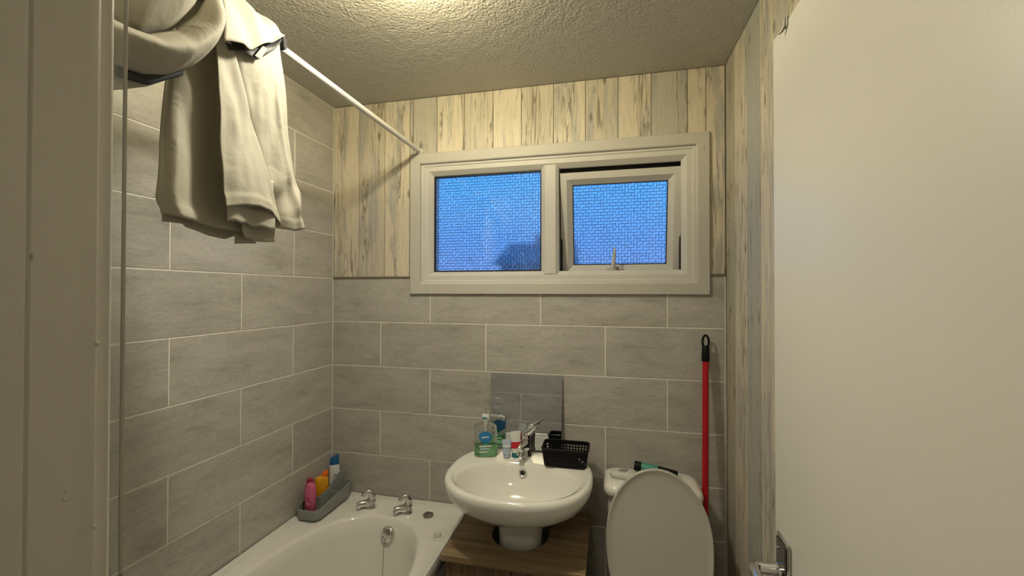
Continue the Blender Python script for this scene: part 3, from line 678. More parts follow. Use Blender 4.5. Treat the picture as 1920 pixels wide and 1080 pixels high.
def rail_fold(u, v):        # cloth thrown over the rail at the window end: v from the wall side, over the rod, to the hem
    ty, tz = pline(FT, u); hy, hz = pline(FH, u); w = 0.005*nz(u*6, v*4, 2) + 0.004*math.sin(u*13+v*9)*smoothstep(0.4, 0.6, v)*smoothstep(0.05, 0.2, u)
    if v < 0.35: f = v/0.35; y = ty + 0.004; x = RX - lerp(0.036, 0.012+0.02*u, f*f); z = lerp(tz-0.10, tz, math.sin(f*math.pi/2))
    else:
        f = (v-0.35)/0.65; y = lerp(ty, hy, f*f); x = RX - lerp(0.012+0.02*u, 0, f) + (0.028+0.030*u)*math.sin(min(1, f*1.5)*math.pi/2) + 0.026*f
        z = lerp(tz, hz, f**1.5)
    return Vector((x+w, y, z+w*0.8))
cloth('rail_fold', rail_fold, 50, 60)
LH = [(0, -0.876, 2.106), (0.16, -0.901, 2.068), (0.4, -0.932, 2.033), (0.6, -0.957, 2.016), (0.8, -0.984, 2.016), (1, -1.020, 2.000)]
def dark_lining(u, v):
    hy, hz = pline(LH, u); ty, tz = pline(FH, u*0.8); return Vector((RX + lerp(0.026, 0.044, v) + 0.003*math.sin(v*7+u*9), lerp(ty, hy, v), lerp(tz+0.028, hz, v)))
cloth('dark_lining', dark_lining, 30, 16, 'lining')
bm = loft(bmesh.new(), [[Vector((x, y, z)) for y, z in ((-0.9585, 2.0215), (-0.9420, 2.0225), (-0.9240, 2.0560), (-0.9360, 2.0570))] for x in (RX+0.0455, RX+0.0475)])
link('white_print', bm, MT['greyprint'], cur, smooth=0)
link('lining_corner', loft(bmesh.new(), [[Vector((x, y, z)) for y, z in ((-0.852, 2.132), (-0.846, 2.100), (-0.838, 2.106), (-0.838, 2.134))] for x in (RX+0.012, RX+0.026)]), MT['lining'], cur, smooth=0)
PZ = [(-1.45, 1.872), (-1.30, 1.880), (-1.263, 1.884), (-1.222, 1.890), (-1.172, 1.924), (-1.129, 1.978), (-1.105, 2.03), (-1.085, 2.07), (-1.06, 2.09)]
def by_y(rows, y):
    for a, b in zip(rows[:-1], rows[1:]):
        if y <= b[0]: return lerp(a[1], b[1], (y-a[0])/(b[0]-a[0])) if y > a[0] else a[1]
    return rows[-1][1]
def pouch(u, v):            # the big smooth bundle nearest the door: u from its rounded window end towards the door, v upwards
    y = -1.085 - 0.395*u**1.15; zb = by_y(PZ, y) + 0.004; zt = 2.185 - 0.03*(1-smoothstep(0, 0.2, u)); f = v
    bul = math.sin(math.pi*min(1, f*0.92+0.02))**0.62
    x = RX + 0.030 + (0.028+0.082*smoothstep(0, 0.30, u))*bul - 0.05*smoothstep(0.75, 1, f)
    z = lerp(zb, zt, f); k = 0.005*nz(u*2.5, v*2.5, 11) + 0.005*math.sin(v*9-u*7)*smoothstep(0.3, 0.0, u)
    return Vector((x+k, y, z))
cloth('bundle', pouch, 60, 50)
SB = [(-1.46, 1.835), (-1.300, 1.842), (-1.255, 1.846), (-1.205, 1.853), (-1.165, 1.872), (-1.12, 1.910), (-1.096, 1.940), (-1.078, 1.972), (-1.070, 1.992), (-1.058, 2.014)]
ST = [(-1.46, 1.885), (-1.263, 1.897), (-1.222, 1.905), (-1.172, 1.942), (-1.129, 1.998), (-1.10, 2.06), (-1.08, 2.09), (-1.066, 2.07), (-1.058, 2.018)]
def swag(u, v):             # sling of cloth holding it from below
    y = -1.058 - 0.40*u**1.4; zb, zt = by_y(SB, y), by_y(ST, y)
    bul = math.sin(math.pi*lerp(0.10, 0.97, v))**0.7
    x = RX + 0.050 + (0.020+0.050*smoothstep(0, 0.25, u))*bul + 0.012*smoothstep(0.1, 0.5, u)*(1-v) + 0.030*(1-v)*v*smoothstep(0.1, 0.4, u)
    return Vector((x + 0.004*nz(u*5, v*3, 21), y, lerp(zt, zb, v)))
cloth('swag', swag, 70, 26)
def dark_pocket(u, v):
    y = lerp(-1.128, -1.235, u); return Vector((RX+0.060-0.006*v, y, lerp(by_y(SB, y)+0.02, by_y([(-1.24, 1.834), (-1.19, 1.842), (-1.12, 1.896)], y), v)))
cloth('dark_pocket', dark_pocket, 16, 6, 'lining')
def under_flap(u, v):       # loose corner below the sling
    y = lerp(-1.130, -1.46, u); zb = by_y([(-1.46, 1.790), (-1.242, 1.811), (-1.218, 1.823), (-1.179, 1.847), (-1.130, 1.888)], y)
    tp = by_y(SB, y)+0.015
    cut = smoothstep(-1.165, -1.245, y) if False else 0
    return Vector((RX+0.047+0.016*smoothstep(0.30, 0.36, u)-0.012*v+0.004*math.sin(u*9), y, lerp(tp, zb, v)))
cloth('under_flap', under_flap, 40, 12)

# ------------------------------------------------------------------ corner caddy and bottles on the bath rim
cz = BZ+0.0095
cad = thing('corner_caddy', (0.075, -0.13, cz), 'grey plastic tiered caddy tray in the bath corner holding bottles', 'caddy')
def round_rect(x0, x1, y0, y1, r, n=6):
    out = []
    for cx, cy, a0 in ((x1-r, y1-r, 0), (x0+r, y1-r, 90), (x0+r, y0+r, 180), (x1-r, y0+r, 270)):
        for k in range(n+1):
            a = R(a0+90*k/n); out.append((cx+r*math.cos(a), cy+r*math.sin(a)))
    return out
CX0, CX1, CY0, CY1 = 0.012, 0.124, -0.262, -0.012
o_ = round_rect(CX0, CX1, CY0, CY1, 0.030); i_ = round_rect(CX0+0.004, CX1-0.004, CY0+0.004, CY1-0.004, 0.026)
ht = lambda y: 0.040 + 0.027*(y-CY0)/(CY1-CY0)
bm = loft(bmesh.new(), [[Vector((lerp((CX0+CX1)/2, x, 0.95), lerp((CY0+CY1)/2, y, 0.97), cz)) for x, y in o_], [Vector((x, y, cz+0.006)) for x, y in o_], [Vector((x, y, cz+ht(y))) for x, y in o_], [Vector((x, y, cz+ht(y))) for x, y in i_], [Vector((x, y, cz+0.004)) for x, y in i_]])
link('tray', bm, MT['caddy'], cad, smooth=50)
rw = lambda y: 0.066 + 0.044*smoothstep(-0.150, -0.045, y)
ys = [-0.176+0.164*k/16 for k in range(17)]
bm = loft(bmesh.new(), [[Vector((x, y, z)) for x, z in ((0.073, cz+0.004), (0.077, cz+0.004), (0.077, cz+rw(y)), (0.073, cz+rw(y)))] for y in ys])
add_box(bm, 0.0165, 0.077, -0.180, -0.176, cz+0.004, cz+0.058); add_box(bm, 0.077, 0.1195, -0.105, -0.101, cz+0.004, cz+0.052)
link('divider', bm, MT['caddy'], cad, smooth=30)
def flat_bottle(bm, x, y, z0, prof, rot=0.0, lean=(0, 0)):
    """profile rows: (half width, half depth, height)"""
    rings = []
    for w, d, z in prof:
        ring = []
        for px, py in superell(0, 0, w, d, 2.6, 28):
            ring.append(Vector((x + px*math.cos(rot)-py*math.sin(rot) + lean[0]*z, y + px*math.sin(rot)+py*math.cos(rot) + lean[1]*z, z0+z)))
        rings.append(ring)
    return loft(bm, rings)
PR = R(13)
pk = thing('shampoo_bottle', (0.050, -0.214, cz+0.004), 'pink bottle with crimson scribble standing at the front of the grey caddy', 'bottle')
link('bottle_body', flat_bottle(bmesh.new(), 0.066, -0.228, cz+0.0045, [(0.019, 0.013, 0), (0.022, 0.015, 0.004), (0.022, 0.015, 0.095), (0.021, 0.0145, 0.115), (0.017, 0.012, 0.127), (0.009, 0.007, 0.133), (0.002, 0.002, 0.134)], PR), MT['pink'], pk)
def marks(name, parent, mat, origin, rot, strokes, r=0.0011):
    """lettering: thin raised strokes on a face turned by rot, coordinates (across, up)"""
    bm = bmesh.new(); ax = Vector((math.cos(rot), math.sin(rot), 0))
    for st in strokes: tube(bm, [Vector(origin)+ax*a+Vector((0, 0, b)) for a, b in st], r, 6)
    return link(name, bm, MT[mat], parent)
marks('lettering', pk, 'crimson', (0.066+0.015*math.sin(PR), -0.228-0.0152*math.cos(PR), cz+0.0045), PR, [[(-0.010, 0.075), (-0.002, 0.080), (0.000, 0.070), (-0.008, 0.066), (-0.003, 0.060), (0.003, 0.064)], [(-0.006, 0.056), (0.002, 0.052), (-0.004, 0.045), (0.004, 0.043)], [(-0.008, 0.038), (0.001, 0.036), (0.004, 0.030), (-0.005, 0.027)]], 0.0017)
cb = thing('shower_gel_bottle', (0.036, -0.190, cz+0.004), 'dark crimson bottle half hidden behind the pink one in the caddy', 'bottle')
link('bottle_body', flat_bottle(bmesh.new(), 0.040, -0.198, cz+0.0045, [(0.018, 0.009, 0), (0.020, 0.0105, 0.004), (0.020, 0.0105, 0.105), (0.015, 0.009, 0.116)], PR), MT['crimson'], cb)
link('bottle_cap', flat_bottle(bmesh.new(), 0.040, -0.198, cz+0.1215, [(0.014, 0.009, 0), (0.013, 0.009, 0.016), (0.008, 0.006, 0.021), (0.002, 0.002, 0.022)], PR), MT['crimson'], cb)
yb = thing('sun_lotion_bottle', (0.043, -0.125, cz+0.004), 'amber bottle with an orange slanted cap in the middle of the caddy', 'bottle')
link('bottle_body', flat_bottle(bmesh.new(), 0.043, -0.128, cz+0.0045, [(0.026, 0.013, 0), (0.028, 0.015, 0.004), (0.028, 0.015, 0.100), (0.025, 0.013, 0.113), (0.012, 0.010, 0.118)], R(48)), MT['yellow'], yb)
bm = flat_bottle(bmesh.new(), 0.050, -0.118, cz+0.1225, [(0.014, 0.012, 0), (0.013, 0.0115, 0.006), (0.012, 0.010, 0.013), (0.006, 0.006, 0.020)], R(40), (0.25, 0.25)); link('bottle_cap', bm, MT['orange'], yb)
wb = thing('conditioner_bottle', (0.042, -0.050, cz+0.004), 'tall white bottle with a dark blue slanted cap at the back of the caddy', 'bottle')
WX, WY, WR = 0.047, -0.046, R(34)
link('bottle_body', flat_bottle(bmesh.new(), WX, WY, cz+0.0045, [(0.019, 0.012, 0), (0.0215, 0.014, 0.004), (0.0225, 0.0145, 0.06), (0.022, 0.014, 0.124), (0.0205, 0.013, 0.137)], WR), MT['whitep'], wb)
bm = flat_bottle(bmesh.new(), WX, WY, cz+0.142, [(0.0200, 0.013, 0), (0.0200, 0.013, 0.024), (0.0195, 0.0125, 0.032), (0.017, 0.011, 0.036)], WR)
for v in bm.verts:
    if v.co.z > cz+0.142+0.018: v.co.z += ((v.co.x-WX)*math.cos(WR)+(v.co.y-WY)*math.sin(WR))*0.42
link('bottle_cap', bm, MT['bluecap'], wb)
marks('lettering', wb, 'print', (WX+0.0152*math.sin(WR), WY-0.0152*math.cos(WR), cz+0.0045), WR, [[(-0.002, 0.094), (0.004, 0.095), (0.009, 0.094)], [(-0.005, 0.083), (0.001, 0.084), (0.006, 0.083), (0.013, 0.083)], [(-0.002, 0.074), (0.004, 0.075), (0.008, 0.073)]], 0.0014)

# ------------------------------------------------------------------ oak cabinet under the basin
VX0, VX1, VY, VZ = 0.712, 1.198, -0.400, 0.596
van = thing('vanity_cabinet', (0.955, -0.2, 0.0), 'oak effect cabinet fitted round the basin pedestal', 'cabinet')
cut_c, cut_r = (0.951, -0.215), 0.105
poly = [(VX0, -0.012), (VX0, VY), (VX1, VY), (VX1, -0.012), (cut_c[0]+cut_r, -0.012)] + [(cut_c[0]+cut_r*math.cos(R(-k*10)), cut_c[1]+cut_r*math.sin(R(-k*10))) for k in range(0, 19)] + [(cut_c[0]-cut_r, -0.012)]
bm = bmesh.new()
def prism_bm(bm, poly, z0, z1):
    lo = [bm.verts.new((x, y, z0)) for x, y in poly]; hi = [bm.verts.new((x, y, z1)) for x, y in poly]
    n = len(poly); bm.faces.new(lo[::-1]); bm.faces.new(hi)
    for i in range(n): bm.faces.new((lo[i], lo[(i+1) % n], hi[(i+1) % n], hi[i]))
    return bm
prism_bm(bm, poly, VZ-0.020, VZ)
link('cabinet_top', bm, MT['oak'], van, smooth=0)
link('side_board', box(VX0+0.012, VX0+0.028, VY+0.030, -0.014, 0.004, VZ-0.0205), MT['oakv'], van, smooth=0)
link('side_board', box(VX1-0.028, VX1-0.012, VY+0.030, -0.014, 0.004, VZ-0.0205), MT['oakv'], van, smooth=0)
link('top_rail', box(VX0+0.0285, VX1-0.0285, VY+0.032, VY+0.048, VZ-0.046, VZ-0.0205), MT['oak'], van, smooth=0)
link('plinth', box(VX0+0.0285, VX1-0.0285, VY+0.050, VY+0.066, 0.002, 0.07), MT['oak'], van, smooth=0)
VM = (VX0+VX1)/2
for a, b, hx in ((VX0+0.013, VM-0.0015, VM-0.025), (VM+0.0015, VX1-0.013, VM+0.025)):
    d = link('cabinet_door', rect_loops(bmesh.new(), a, b, 0.072, VZ-0.024, [(0, VY+0.0295), (0, VY+0.012), (0.001, VY+0.011), (0.046, VY+0.011), (0.049, VY+0.019), (0.049, VY+0.0295)], True), MT['oakv'], van, smooth=0)
    link('door_panel', box(a+0.0485, b-0.0485, VY+0.020, VY+0.026, 0.1205, VZ-0.0725), MT['oakv'], d, smooth=0)
    link('knob', lathe(bmesh.new(), 0, 0, [(0.005, 0), (0.005, 0.010), (0.011, 0.014), (0.011, 0.020), (0.007, 0.023)], 18, axis=((hx, VY+0.011, 0.40), (0, -1, 0))), MT['chrome'], d)

# ------------------------------------------------------------------ basin on its pedestal
BCX, BCY, BRZ = 0.950, -0.232, 0.832
bas = thing('washbasin', (BCX, -0.2, 0.0), 'white oval pedestal washbasin under the little mirror', 'sink')
def ell(a, b, n, cx=BCX, cy=BCY, NN=96):
    out = []
    for i in range(NN):
        t = 2*math.pi*i/NN; c, s = math.cos(t), math.sin(t)
        k = (abs(c/a)**n + abs(s/b)**n)**(-1/n); out.append((cx+c*k, min(cy+s*k, -0.0065)))
    return out
rings = []
ring(ell(0.085, 0.080, 2.0, cy=-0.200), 0.672)
ring(ell(0.125, 0.125, 2.1, cy=-0.210), 0.690)
ring(ell(0.195, 0.188, 2.2, cy=-0.222), 0.722)
ring(ell(0.240, 0.222, 2.3), 0.758)
ring(ell(0.259, 0.239, 2.35), 0.790)
ring(ell(0.2655, 0.2445, 2.4), 0.812)
ring(ell(0.2650, 0.2440, 2.4), 0.826)
ring(ell(0.260, 0.239, 2.4), 0.8335)
ring(ell(0.252, 0.231, 2.4), 0.8355)
ring(ell(0.244, 0.223, 2.4), 0.8335)
ring(ell(0.238, 0.217, 2.4), 0.8305)
for k, (f, z) in enumerate([(1.0, 0.8295), (0.975, 0.827), (0.945, 0.818), (0.90, 0.796), (0.82, 0.762), (0.69, 0.728), (0.50, 0.705), (0.28, 0.694), (0.10, 0.691)]):
    ring(ell(0.224*f, 0.156*f, 2.15, cy=lerp(-0.296, -0.300, k/8)), z)
link('basin_bowl', loft(bmesh.new(), rings, True, True, True), MT['ceramic'], bas, smooth=60)
rings = []
for a, b, z in ((0.088, 0.080, 0.0), (0.086, 0.078, 0.06), (0.074, 0.070, 0.20), (0.074, 0.070, 0.45), (0.080, 0.074, 0.60), (0.084, 0.076, 0.645), (0.088, 0.080, 0.660), (0.088, 0.080, 0.6715)):
    ring(ell(a, b, 2.2, cy=-0.205), z)
link('pedestal', loft(bmesh.new(), rings), MT['ceramic'], bas, smooth=50)
fo = Vector((0.948, -0.1605, 0.796)); fd = Vector((0, -1, 0.42)).normalized()
link('overflow_ring', lathe(bmesh.new(), 0, 0, [(0.0155, -0.003), (0.0155, 0.002), (0.0125, 0.0040), (0.0085, 0.002)], 24, axis=(fo, fd)), MT['chrome'], bas)
link('overflow_hole', lathe(bmesh.new(), 0, 0, [(0.0088, 0.0), (0.0088, 0.0022)], 16, axis=(fo, fd)), MT['dark'], bas, smooth=0)
link('drain', lathe(bmesh.new(), 0.95, -0.300, [(0.024, 0.6912), (0.024, 0.694), (0.019, 0.6945), (0.017, 0.6925), (0.001, 0.6925)], 28), MT['chrome'], bas)
# mixer tap
TX, TY, TZ = 0.946, -0.078, 0.8308
tp = thing('mixer_tap', (TX, TY, TZ), 'chrome mixer tap with raised lever on the washbasin', 'tap')
link('tap_body', lathe(bmesh.new(), TX, TY, [(0.0245, TZ), (0.0245, TZ+0.006), (0.0205, TZ+0.012), (0.0200, TZ+0.040), (0.0205, TZ+0.066), (0.0190, TZ+0.072)], 32), MT['chrome'], tp)
bm = tube(bmesh.new(), bez((TX, TY-0.006, TZ+0.034), (TX-0.004, TY-0.035, TZ+0.050), (TX-0.008, TY-0.060, TZ+0.056), (TX-0.010, TY-0.088, TZ+0.050), 10), [0.0165, 0.0165, 0.016, 0.0155, 0.015, 0.0145, 0.014, 0.0138, 0.0135, 0.0132, 0.0125], 20)
lathe(bm, 0, 0, [(0.0115, 0), (0.0115, 0.013)], 18, axis=((TX-0.0095, TY-0.082, TZ+0.045), (0, -0.15, -1)))
link('spout', bm, MT['chrome'], tp)
bm = lathe(bmesh.new(), TX, TY, [(0.0185, TZ+0.0725), (0.0195, TZ+0.082), (0.0175, TZ+0.094), (0.009, TZ+0.102), (0.001, TZ+0.104)], 28)
tube(bm, bez((TX-0.004, TY, TZ+0.088), (TX+0.012, TY-0.004, TZ+0.100), (TX+0.024, TY-0.008, TZ+0.108), (TX+0.050, TY-0.016, TZ+0.130), 8), [0.0150, 0.0160, 0.0155, 0.0140, 0.0122, 0.0105, 0.0088, 0.0070, 0.0035], 16, squash=((0, -0.3, 1), 0.85))
link('tap_lever', bm, MT['chrome'], tp)

# ------------------------------------------------------------------ mirror standing at the wall
mi = thing('mirror', (0.932, -0.031, 0.8375), 'small frameless rectangular mirror against the tiles behind the tap', 'mirror')
def lean(x0, x1, s0, s1, d0, d1):
    """slab leaning back against the tiles: s runs up the slab, d is its depth"""
    a = R(4.6); up_ = Vector((0, math.sin(a), math.cos(a))); nn = Vector((0, -math.cos(a), math.sin(a))); o3 = Vector((0, -0.0310, 0.8375))
    return loft(bmesh.new(), [[o3+up_*s+nn*d+Vector((x, 0, 0)) for x, d in ((x0, d0), (x1, d0), (x1, d1), (x0, d1))] for s in (s0, s1)])
link('mirror_glass', lean(0.7825, 1.0825, 0.002, 0.304, 0.0031, 0.0036), MT['mirror'], mi, smooth=0)
link('backing', lean(0.7810, 1.0840, 0.0, 0.3055, 0.0, 0.003), MT['mirror_edge'], mi, smooth=0)

# ------------------------------------------------------------------ things on the basin
SXc, SYc = 0.787, -0.112
sz = 0.8312
so = thing('soap_dispenser', (SXc, SYc, sz), 'clear pump bottle of green hand soap with a blue label on the basin', 'bottle')
def fb(prof, z0=sz): return flat_bottle(bmesh.new(), SXc, SYc, z0, prof, R(12))
link('bottle_body', fb([(0.042, 0.020, 0.0002), (0.046, 0.024, 0.004), (0.046, 0.024, 0.030), (0.045, 0.023, 0.095), (0.044, 0.022, 0.118), (0.038, 0.019, 0.126), (0.015, 0.014, 0.130), (0.013, 0.013, 0.136)]), MT['clear'], so)
link('liquid', fb([(0.0395, 0.018, 0.0025), (0.0435, 0.0215, 0.006), (0.0435, 0.0215, 0.048)]), MT['soap'], so)
link('pump_collar', lathe(bmesh.new(), SXc, SYc, [(0.0155, sz+0.1365), (0.0165, sz+0.138), (0.0165, sz+0.160), (0.013, sz+0.165), (0.006, sz+0.166)], 24), MT['labw'], so)
link('pump_mark', box(SXc-0.010, SXc+0.010, SYc-0.0185, SYc-0.0162, sz+0.151, sz+0.157, bev=0.001), MT['teal'], so)
bm = lathe(bmesh.new(), SXc, SYc, [(0.0045, sz+0.1665), (0.0045, sz+0.182)], 14)
tube(bm, bez((SXc-0.012, SYc, sz+0.192), (SXc, SYc, sz+0.196), (SXc+0.010, SYc-0.006, sz+0.192), (SXc+0.022, SYc-0.014, sz+0.178), 8), [0.007, 0.009, 0.009, 0.0085, 0.008, 0.007, 0.006, 0.005, 0.004], 14)
link('pump_head', bm, MT['clear'], so)
ax = Vector((math.cos(R(12)), math.sin(R(12)), 0)); nx = Vector((math.sin(R(12)), -math.cos(R(12)), 0))
def label_patch(name, parent, mat, pts, off, c=(SXc, SYc, sz), th=0.0006):
    bm = bmesh.new(); o3 = Vector(c)+nx*off
    loft(bm, [[o3+ax*a+Vector((0, 0, b)) for a, b in pts], [o3+nx*th+ax*a+Vector((0, 0, b)) for a, b in pts]])
    return link(name, bm, MT[mat], parent, smooth=0)
fan = [(0.027*math.cos(t)*(1.0 if math.sin(t) > 0 else 0.9), 0.080+0.024*math.sin(t)) for t in [R(k*18) for k in range(20)]]
label_patch('blue_label', so, 'bluelab', fan, 0.0250)
label_patch('label_band', so, 'pale', [(-0.015, 0.076), (0.015, 0.079), (0.015, 0.085), (-0.015, 0.083)], 0.0258)
label_patch('green_label', so, 'greenlab', [(-0.012, 0.060), (0.0, 0.048), (0.013, 0.058), (0.018, 0.064), (0.0, 0.062), (-0.016, 0.066)], 0.0250)
label_patch('label_band', so, 'labw', [(-0.024, 0.041), (0.024, 0.044), (0.024, 0.049), (-0.024, 0.046)], 0.0250)
label_patch('label_band', so, 'pale', [(-0.022, 0.031), (0.018, 0.033), (0.018, 0.038), (-0.022, 0.037)], 0.0250)
label_patch('label_band', so, 'labw', [(-0.024, 0.019), (0.012, 0.021), (0.012, 0.025), (-0.024, 0.024)], 0.0250)
def tube_on_cap(x, y, w, h, cols, name, label, caph, rot, band=None, flare=0.0):
    t = thing(name, (x, y, sz), label, 'tube')
    link('cap', lathe(bmesh.new(), x, y, [(w*0.80, sz+0.0003), (w*0.84, sz+caph*0.8), (w*0.7, sz+caph)], 22), MT[cols[0]], t)
    link('tube_body', flat_bottle(bmesh.new(), x, y, sz+caph+0.0003, [(w*0.9, w*0.82, 0), (w, w*0.82, h*0.25), (w*1.02, w*0.6, h*0.6), (w*1.1+flare, w*0.16, h*0.93), (w*1.1+flare, w*0.10, h)], rot), MT[cols[1]], t)
    if band: link('band', flat_bottle(bmesh.new(), x, y, sz+caph+0.0003, [(w*1.012, w*0.84, h*band[0]), (w*1.03, w*0.72, h*band[1])], rot), MT[cols[2]], t)
    return t
tube_on_cap(0.874, -0.112, 0.0170, 0.056, ('pale', 'pale', 'whitep'), 'cream_tube', 'short pale blue and white tube standing on the basin next to the soap', 0.014, R(15), (0.52, 0.62))
tube_on_cap(0.9065, -0.096, 0.0185, 0.082, ('teal', 'whitep', 'redp'), 'toothpaste_tube', 'white toothpaste tube with a red band and teal cap beside the mixer tap', 0.018, R(25), (0.22, 0.52))
# black basket with lattice holes
bk = thing('lattice_basket', (1.11, -0.115, 0.8315), 'black plastic lattice basket on the right of the washbasin', 'basket')
def perf(bm, fpt, nu, nv, hole):
    """perforated strip: fpt(u index, v index) gives points; hole(i, j) says whether a cell is pierced by a diamond"""
    for i in range(nu):
        for j in range(nv):
            p = lambda a, b: fpt(i+a, j+b)
            c = [bm.verts.new(p(*q)) for q in ((0, 0), (1, 0), (1, 1), (0, 1))]
            if not hole(i, j): bm.faces.new(c); continue
            d = [bm.verts.new(p(*q)) for q in ((0.5, 0.08), (0.92, 0.5), (0.5, 0.92), (0.08, 0.5))]
            for k in range(4):
                bm.faces.new((c[k], c[(k+1) % 4], d[k])); bm.faces.new((c[(k+1) % 4], d[(k+1) % 4], d[k]))
    bmesh.ops.remove_doubles(bm, verts=bm.verts[:], dist=1e-5)
KX0, KX1, KY0, KY1, KH = 1.022, 1.196, -0.172, -0.062, 0.064
per = round_rect(KX0, KX1, KY0, KY1, 0.016, 3)
cl_, tot = [0.0], 0.0
for k in range(len(per)):
    a, b = per[k], per[(k+1) % len(per)]; tot += math.hypot(b[0]-a[0], b[1]-a[1]); cl_.append(tot)
def on_per(s):
    s %= tot
    for k in range(len(per)):
        if cl_[k] <= s <= cl_[k+1]+1e-9:
            f = (s-cl_[k])/max(1e-9, cl_[k+1]-cl_[k]); a, b = per[k], per[(k+1) % len(per)]; return a[0]+(b[0]-a[0])*f, a[1]+(b[1]-a[1])*f
    return per[0]
NU, NV = 44, 6
kcx, kcy = (KX0+KX1)/2, (KY0+KY1)/2
def kp(i, j):
    x, y = on_per(i/NU*tot); f = j/NV; s = 0.90+0.10*f
    return Vector((kcx+(x-kcx)*s, kcy+(y-kcy)*s, 0.8335+f*KH))
bm = bmesh.new(); perf(bm, kp, NU, NV, lambda i, j: 0 < j < NV-1)
ob = link('lattice_wall', bm, MT['black'], bk, smooth=0); md = ob.modifiers.new('thickness', 'SOLIDIFY'); md.thickness = 0.0022; md.offset = 0
def kb(i, j): return Vector((kcx+(i/18-0.5)*(KX1-KX0)*0.86, kcy+(j/10-0.5)*(KY1-KY0)*0.84, 0.8340))
bm = bmesh.new(); perf(bm, kb, 18, 10, lambda i, j: 0 < i < 17 and 0 < j < 9)
ob = link('lattice_base', bm, MT['black'], bk, smooth=0); md = ob.modifiers.new('thickness', 'SOLIDIFY'); md.thickness = 0.0022; md.offset = 0
rim_o = [Vector((kcx+(x-kcx)*1.0, kcy+(y-kcy)*1.0, 0.8335+KH)) for x, y in per]
link('rim', tube(bmesh.new(), rim_o+[rim_o[0], rim_o[1]], 0.0034, 8), MT['black'], bk)

# ------------------------------------------------------------------ toilet
TCX = 1.430
to = thing('toilet', (TCX, -0.25, 0.0), 'white toilet with its oval lid raised in the right corner', 'toilet')
def rr(cx, cy, w, d, r, z, n=6): return [Vector((x, y, z)) for x, y in round_rect(cx-w, cx+w, cy-d, cy+d, r, n)]
cyc = -0.104
bm = loft(bmesh.new(), [rr(TCX-0.008, cyc, 0.150, 0.076, 0.03, 0.395), rr(TCX-0.008, cyc, 0.154, 0.082, 0.035, 0.50), rr(TCX-0.008, cyc, 0.157, 0.086, 0.04, 0.7495)]); link('cistern', bm, MT['ceramic'], to)
bm = loft(bmesh.new(), [rr(TCX-0.008, cyc, 0.158, 0.087, 0.04, 0.750), rr(TCX-0.008, cyc-0.001, 0.169, 0.096, 0.045, 0.756), rr(TCX-0.008, cyc-0.001, 0.171, 0.098, 0.046, 0.775), rr(TCX-0.008, cyc-0.001, 0.166, 0.093, 0.043, 0.790), rr(TCX-0.008, cyc-0.001, 0.150, 0.078, 0.035, 0.796), rr(TCX-0.008, cyc-0.001, 0.09, 0.05, 0.03, 0.797)]); link('cistern_lid', bm, MT['ceramic'], to, smooth=60)
def egg(cx, cy, a, b, z, n=40): return [Vector((cx+a*math.cos(t), cy+b*math.sin(t)*(1.0 if math.sin(t) < 0 else 0.85), z)) for t in [2*math.pi*k/n for k in range(n)]]
bm = loft(bmesh.new(), [egg(TCX, -0.36, 0.115, 0.19, 0.0), egg(TCX, -0.36, 0.105, 0.18, 0.08), egg(TCX, -0.38, 0.120, 0.19, 0.20), egg(TCX, -0.44, 0.165, 0.21, 0.32), egg(TCX, -0.46, 0.178, 0.225, 0.37), egg(TCX, -0.46, 0.178, 0.225, 0.390), egg(TCX, -0.46, 0.13, 0.175, 0.390), egg(TCX, -0.46, 0.11, 0.15, 0.32), egg(TCX, -0.44, 0.05, 0.07, 0.20)]); link('pan', bm, MT['ceramic'], to)
bm = loft(bmesh.new(), [egg(TCX, -0.46, 0.180, 0.230, 0.392), egg(TCX, -0.46, 0.182, 0.232, 0.402), egg(TCX, -0.46, 0.172, 0.222, 0.412), egg(TCX, -0.46, 0.13, 0.17, 0.412), egg(TCX, -0.46, 0.12, 0.16, 0.392)], cap0=False, cap1=False); link('seat', bm, MT['lidp'], to)
# raised lid: s along the lid from the hinge, w half width
lid_o, lid_d = Vector((TCX+0.002, -0.302, 0.408)), (Vector((TCX+0.002, -0.214, 0.880)) - Vector((TCX+0.002, -0.302, 0.408)))
LL = lid_d.length; lid_d.normalize(); lid_n = Vector((0, -lid_d.z, lid_d.y))   # towards the camera
def lid_ring(scale, off):
    pts = []
    for k in range(56):
        t = 2*math.pi*k/56; s0 = 0.255
        ss = (LL-s0)*math.sin(t) if math.sin(t) > 0 else s0*math.sin(t)*1.0
        ee = 2.0 if math.sin(t) > 0 else 2.5
        c, s = math.cos(t), math.sin(t)
        kk = (abs(c)**ee + abs(s)**ee)**(-1/ee)
        pts.append(lid_o + lid_d*(s0 + (s*kk*(LL-s0) if s > 0 else s*kk*s0)*scale) + Vector((1, 0, 0))*(0.171*c*kk*scale) + lid_n*off)
    return pts
bm = loft(bmesh.new(), [lid_ring(0.90, -0.010), lid_ring(0.985, -0.008), lid_ring(1.0, -0.002), lid_ring(1.0, 0.006), lid_ring(0.985, 0.009), lid_ring(0.970, 0.0085), lid_ring(0.945, 0.0045), lid_ring(0.86, 0.0010), lid_ring(0.60, 0.0), lid_ring(0.25, 0.0)])
link('toilet_lid', bm, MT['lidp'], to, smooth=60)
for sx_ in (-0.075, 0.075): link('hinge', lathe(bmesh.new(), 0, 0, [(0.012, -0.02), (0.012, 0.02)], 14, axis=((TCX+sx_, -0.285, 0.412), (1, 0, 0))), MT['chrome'], to)
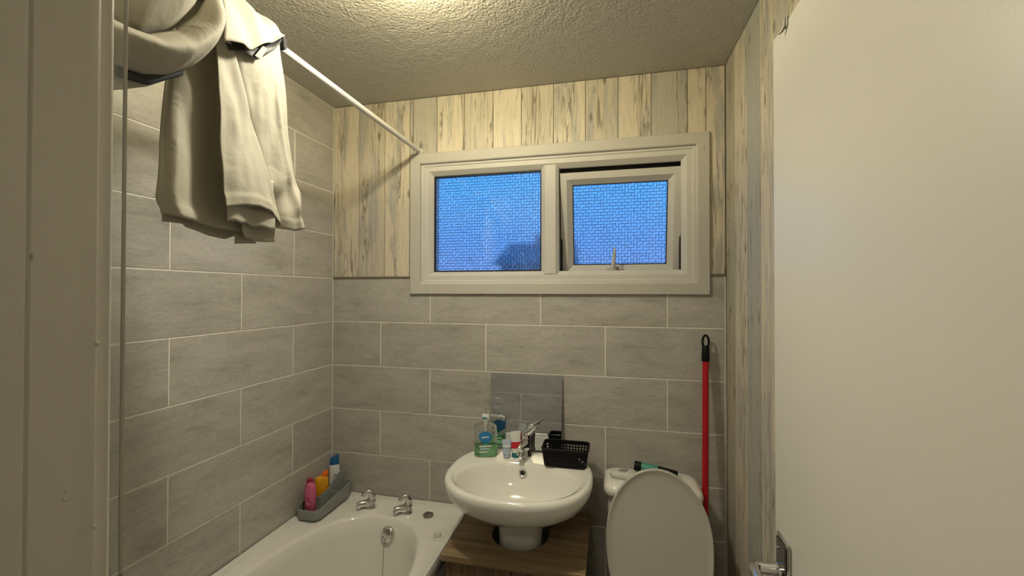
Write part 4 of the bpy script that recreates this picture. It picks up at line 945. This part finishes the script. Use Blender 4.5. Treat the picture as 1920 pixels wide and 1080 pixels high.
# things on the cistern
CZ = 0.7975
pw = thing('tissue_packet', (1.315, -0.105, CZ), 'white film packet with black print lying on the left of the cistern', 'packet')
PRt = R(-12); pc, ps = math.cos(PRt), math.sin(PRt)
def pk_pt(a, b, z): return Vector((1.322+a*pc-b*ps, -0.108+a*ps+b*pc, z))
def pk_ring(w, d, z): return [pk_pt(x, y, z) for x, y in superell(0, 0, w, d, 4, 28)]
link('packet_body', loft(bmesh.new(), [pk_ring(0.042, 0.030, CZ), pk_ring(0.047, 0.034, CZ+0.006), pk_ring(0.046, 0.033, CZ+0.015), pk_ring(0.036, 0.024, CZ+0.020), pk_ring(0.01, 0.01, CZ+0.021)]), MT['paper'], pw)
bm = bmesh.new()
for a, b in (((-0.012, -0.010), (0.002, 0.014)), ((0.004, -0.012), (0.016, 0.012)), ((-0.010, 0.006), (0.012, 0.016)), ((-0.014, -0.004), (0.010, -0.008))):
    tube(bm, [pk_pt(*a, CZ+0.0212), pk_pt(*b, CZ+0.0212)], 0.0026, 6)
link('print_mark', bm, MT['print'], pw)
tt = thing('cosmetic_tube', (1.45, -0.075, CZ), 'dark teal tube with a black cap lying along the back of the cistern', 'tube')
A_, B_ = Vector((1.365, -0.060, CZ+0.026)), Vector((1.520, -0.075, CZ+0.013)); dv = (B_-A_)
link('tube_body', tube(bmesh.new(), [A_+dv*0.17, A_+dv*0.2, A_+dv*0.5, A_+dv*0.86, A_+dv*0.98], [0.0155, 0.017, 0.016, 0.012, 0.0105], 20), MT['tealg'], tt)
link('tube_cap', tube(bmesh.new(), [A_, A_+dv*0.02, A_+dv*0.165], [0.016, 0.0175, 0.0175], 20), MT['black'], tt)
link('tube_end', tube(bmesh.new(), [A_+dv*0.55, A_+dv*0.87, A_+dv*1.0], [0.0162, 0.0125, 0.0108], 20), MT['black'], tt)

# ------------------------------------------------------------------ mop leaning in the corner
mo = thing('mop', (1.640, -0.16, 0.0), 'red-handled mop with a black grip leaning in the right corner behind the toilet', 'mop')
p0, p1, p2 = Vector((1.596, -0.150, 0.055)), Vector((1.6262, -0.036, 1.232)), Vector((1.6262, -0.031, 1.285))
link('pole', tube(bmesh.new(), [p0, p1], 0.0112, 18), MT['red'], mo)
dd = (p1-p0).normalized()
bm = tube(bmesh.new(), [p1-dd*0.004, p1-dd*0.002, p1+dd*0.006, p1+dd*0.035, p1+dd*0.050, p1+dd*0.056], [0.0125, 0.0142, 0.0142, 0.0132, 0.0128, 0.009], 18)
rc_ = p1+dd*0.070
tube(bm, [rc_+Vector((0.0110*math.sin(t), 0, 0))+dd*(-0.024*math.cos(t)) for t in [2*math.pi*k/20 for k in range(22)]], 0.0042, 10)
link('grip', bm, MT['black'], mo)
link('head', lathe(bmesh.new(), 1.596, -0.152, [(0.024, 0.030), (0.030, 0.036), (0.028, 0.052), (0.016, 0.075), (0.0135, 0.090)], 20), MT['redp'], mo)
bm = bmesh.new()
for k in range(26):
    a = 2*math.pi*k/26; tube(bm, [(1.596+0.02*math.cos(a), -0.152+0.02*math.sin(a), 0.034), (1.596+0.032*math.cos(a), -0.152+0.036*math.sin(a), 0.022), (1.596+0.040*math.cos(a), -0.152+0.058*math.sin(a), 0.006)], 0.0055, 6)
link('mop_strings', bm, MT['paper'], mo)
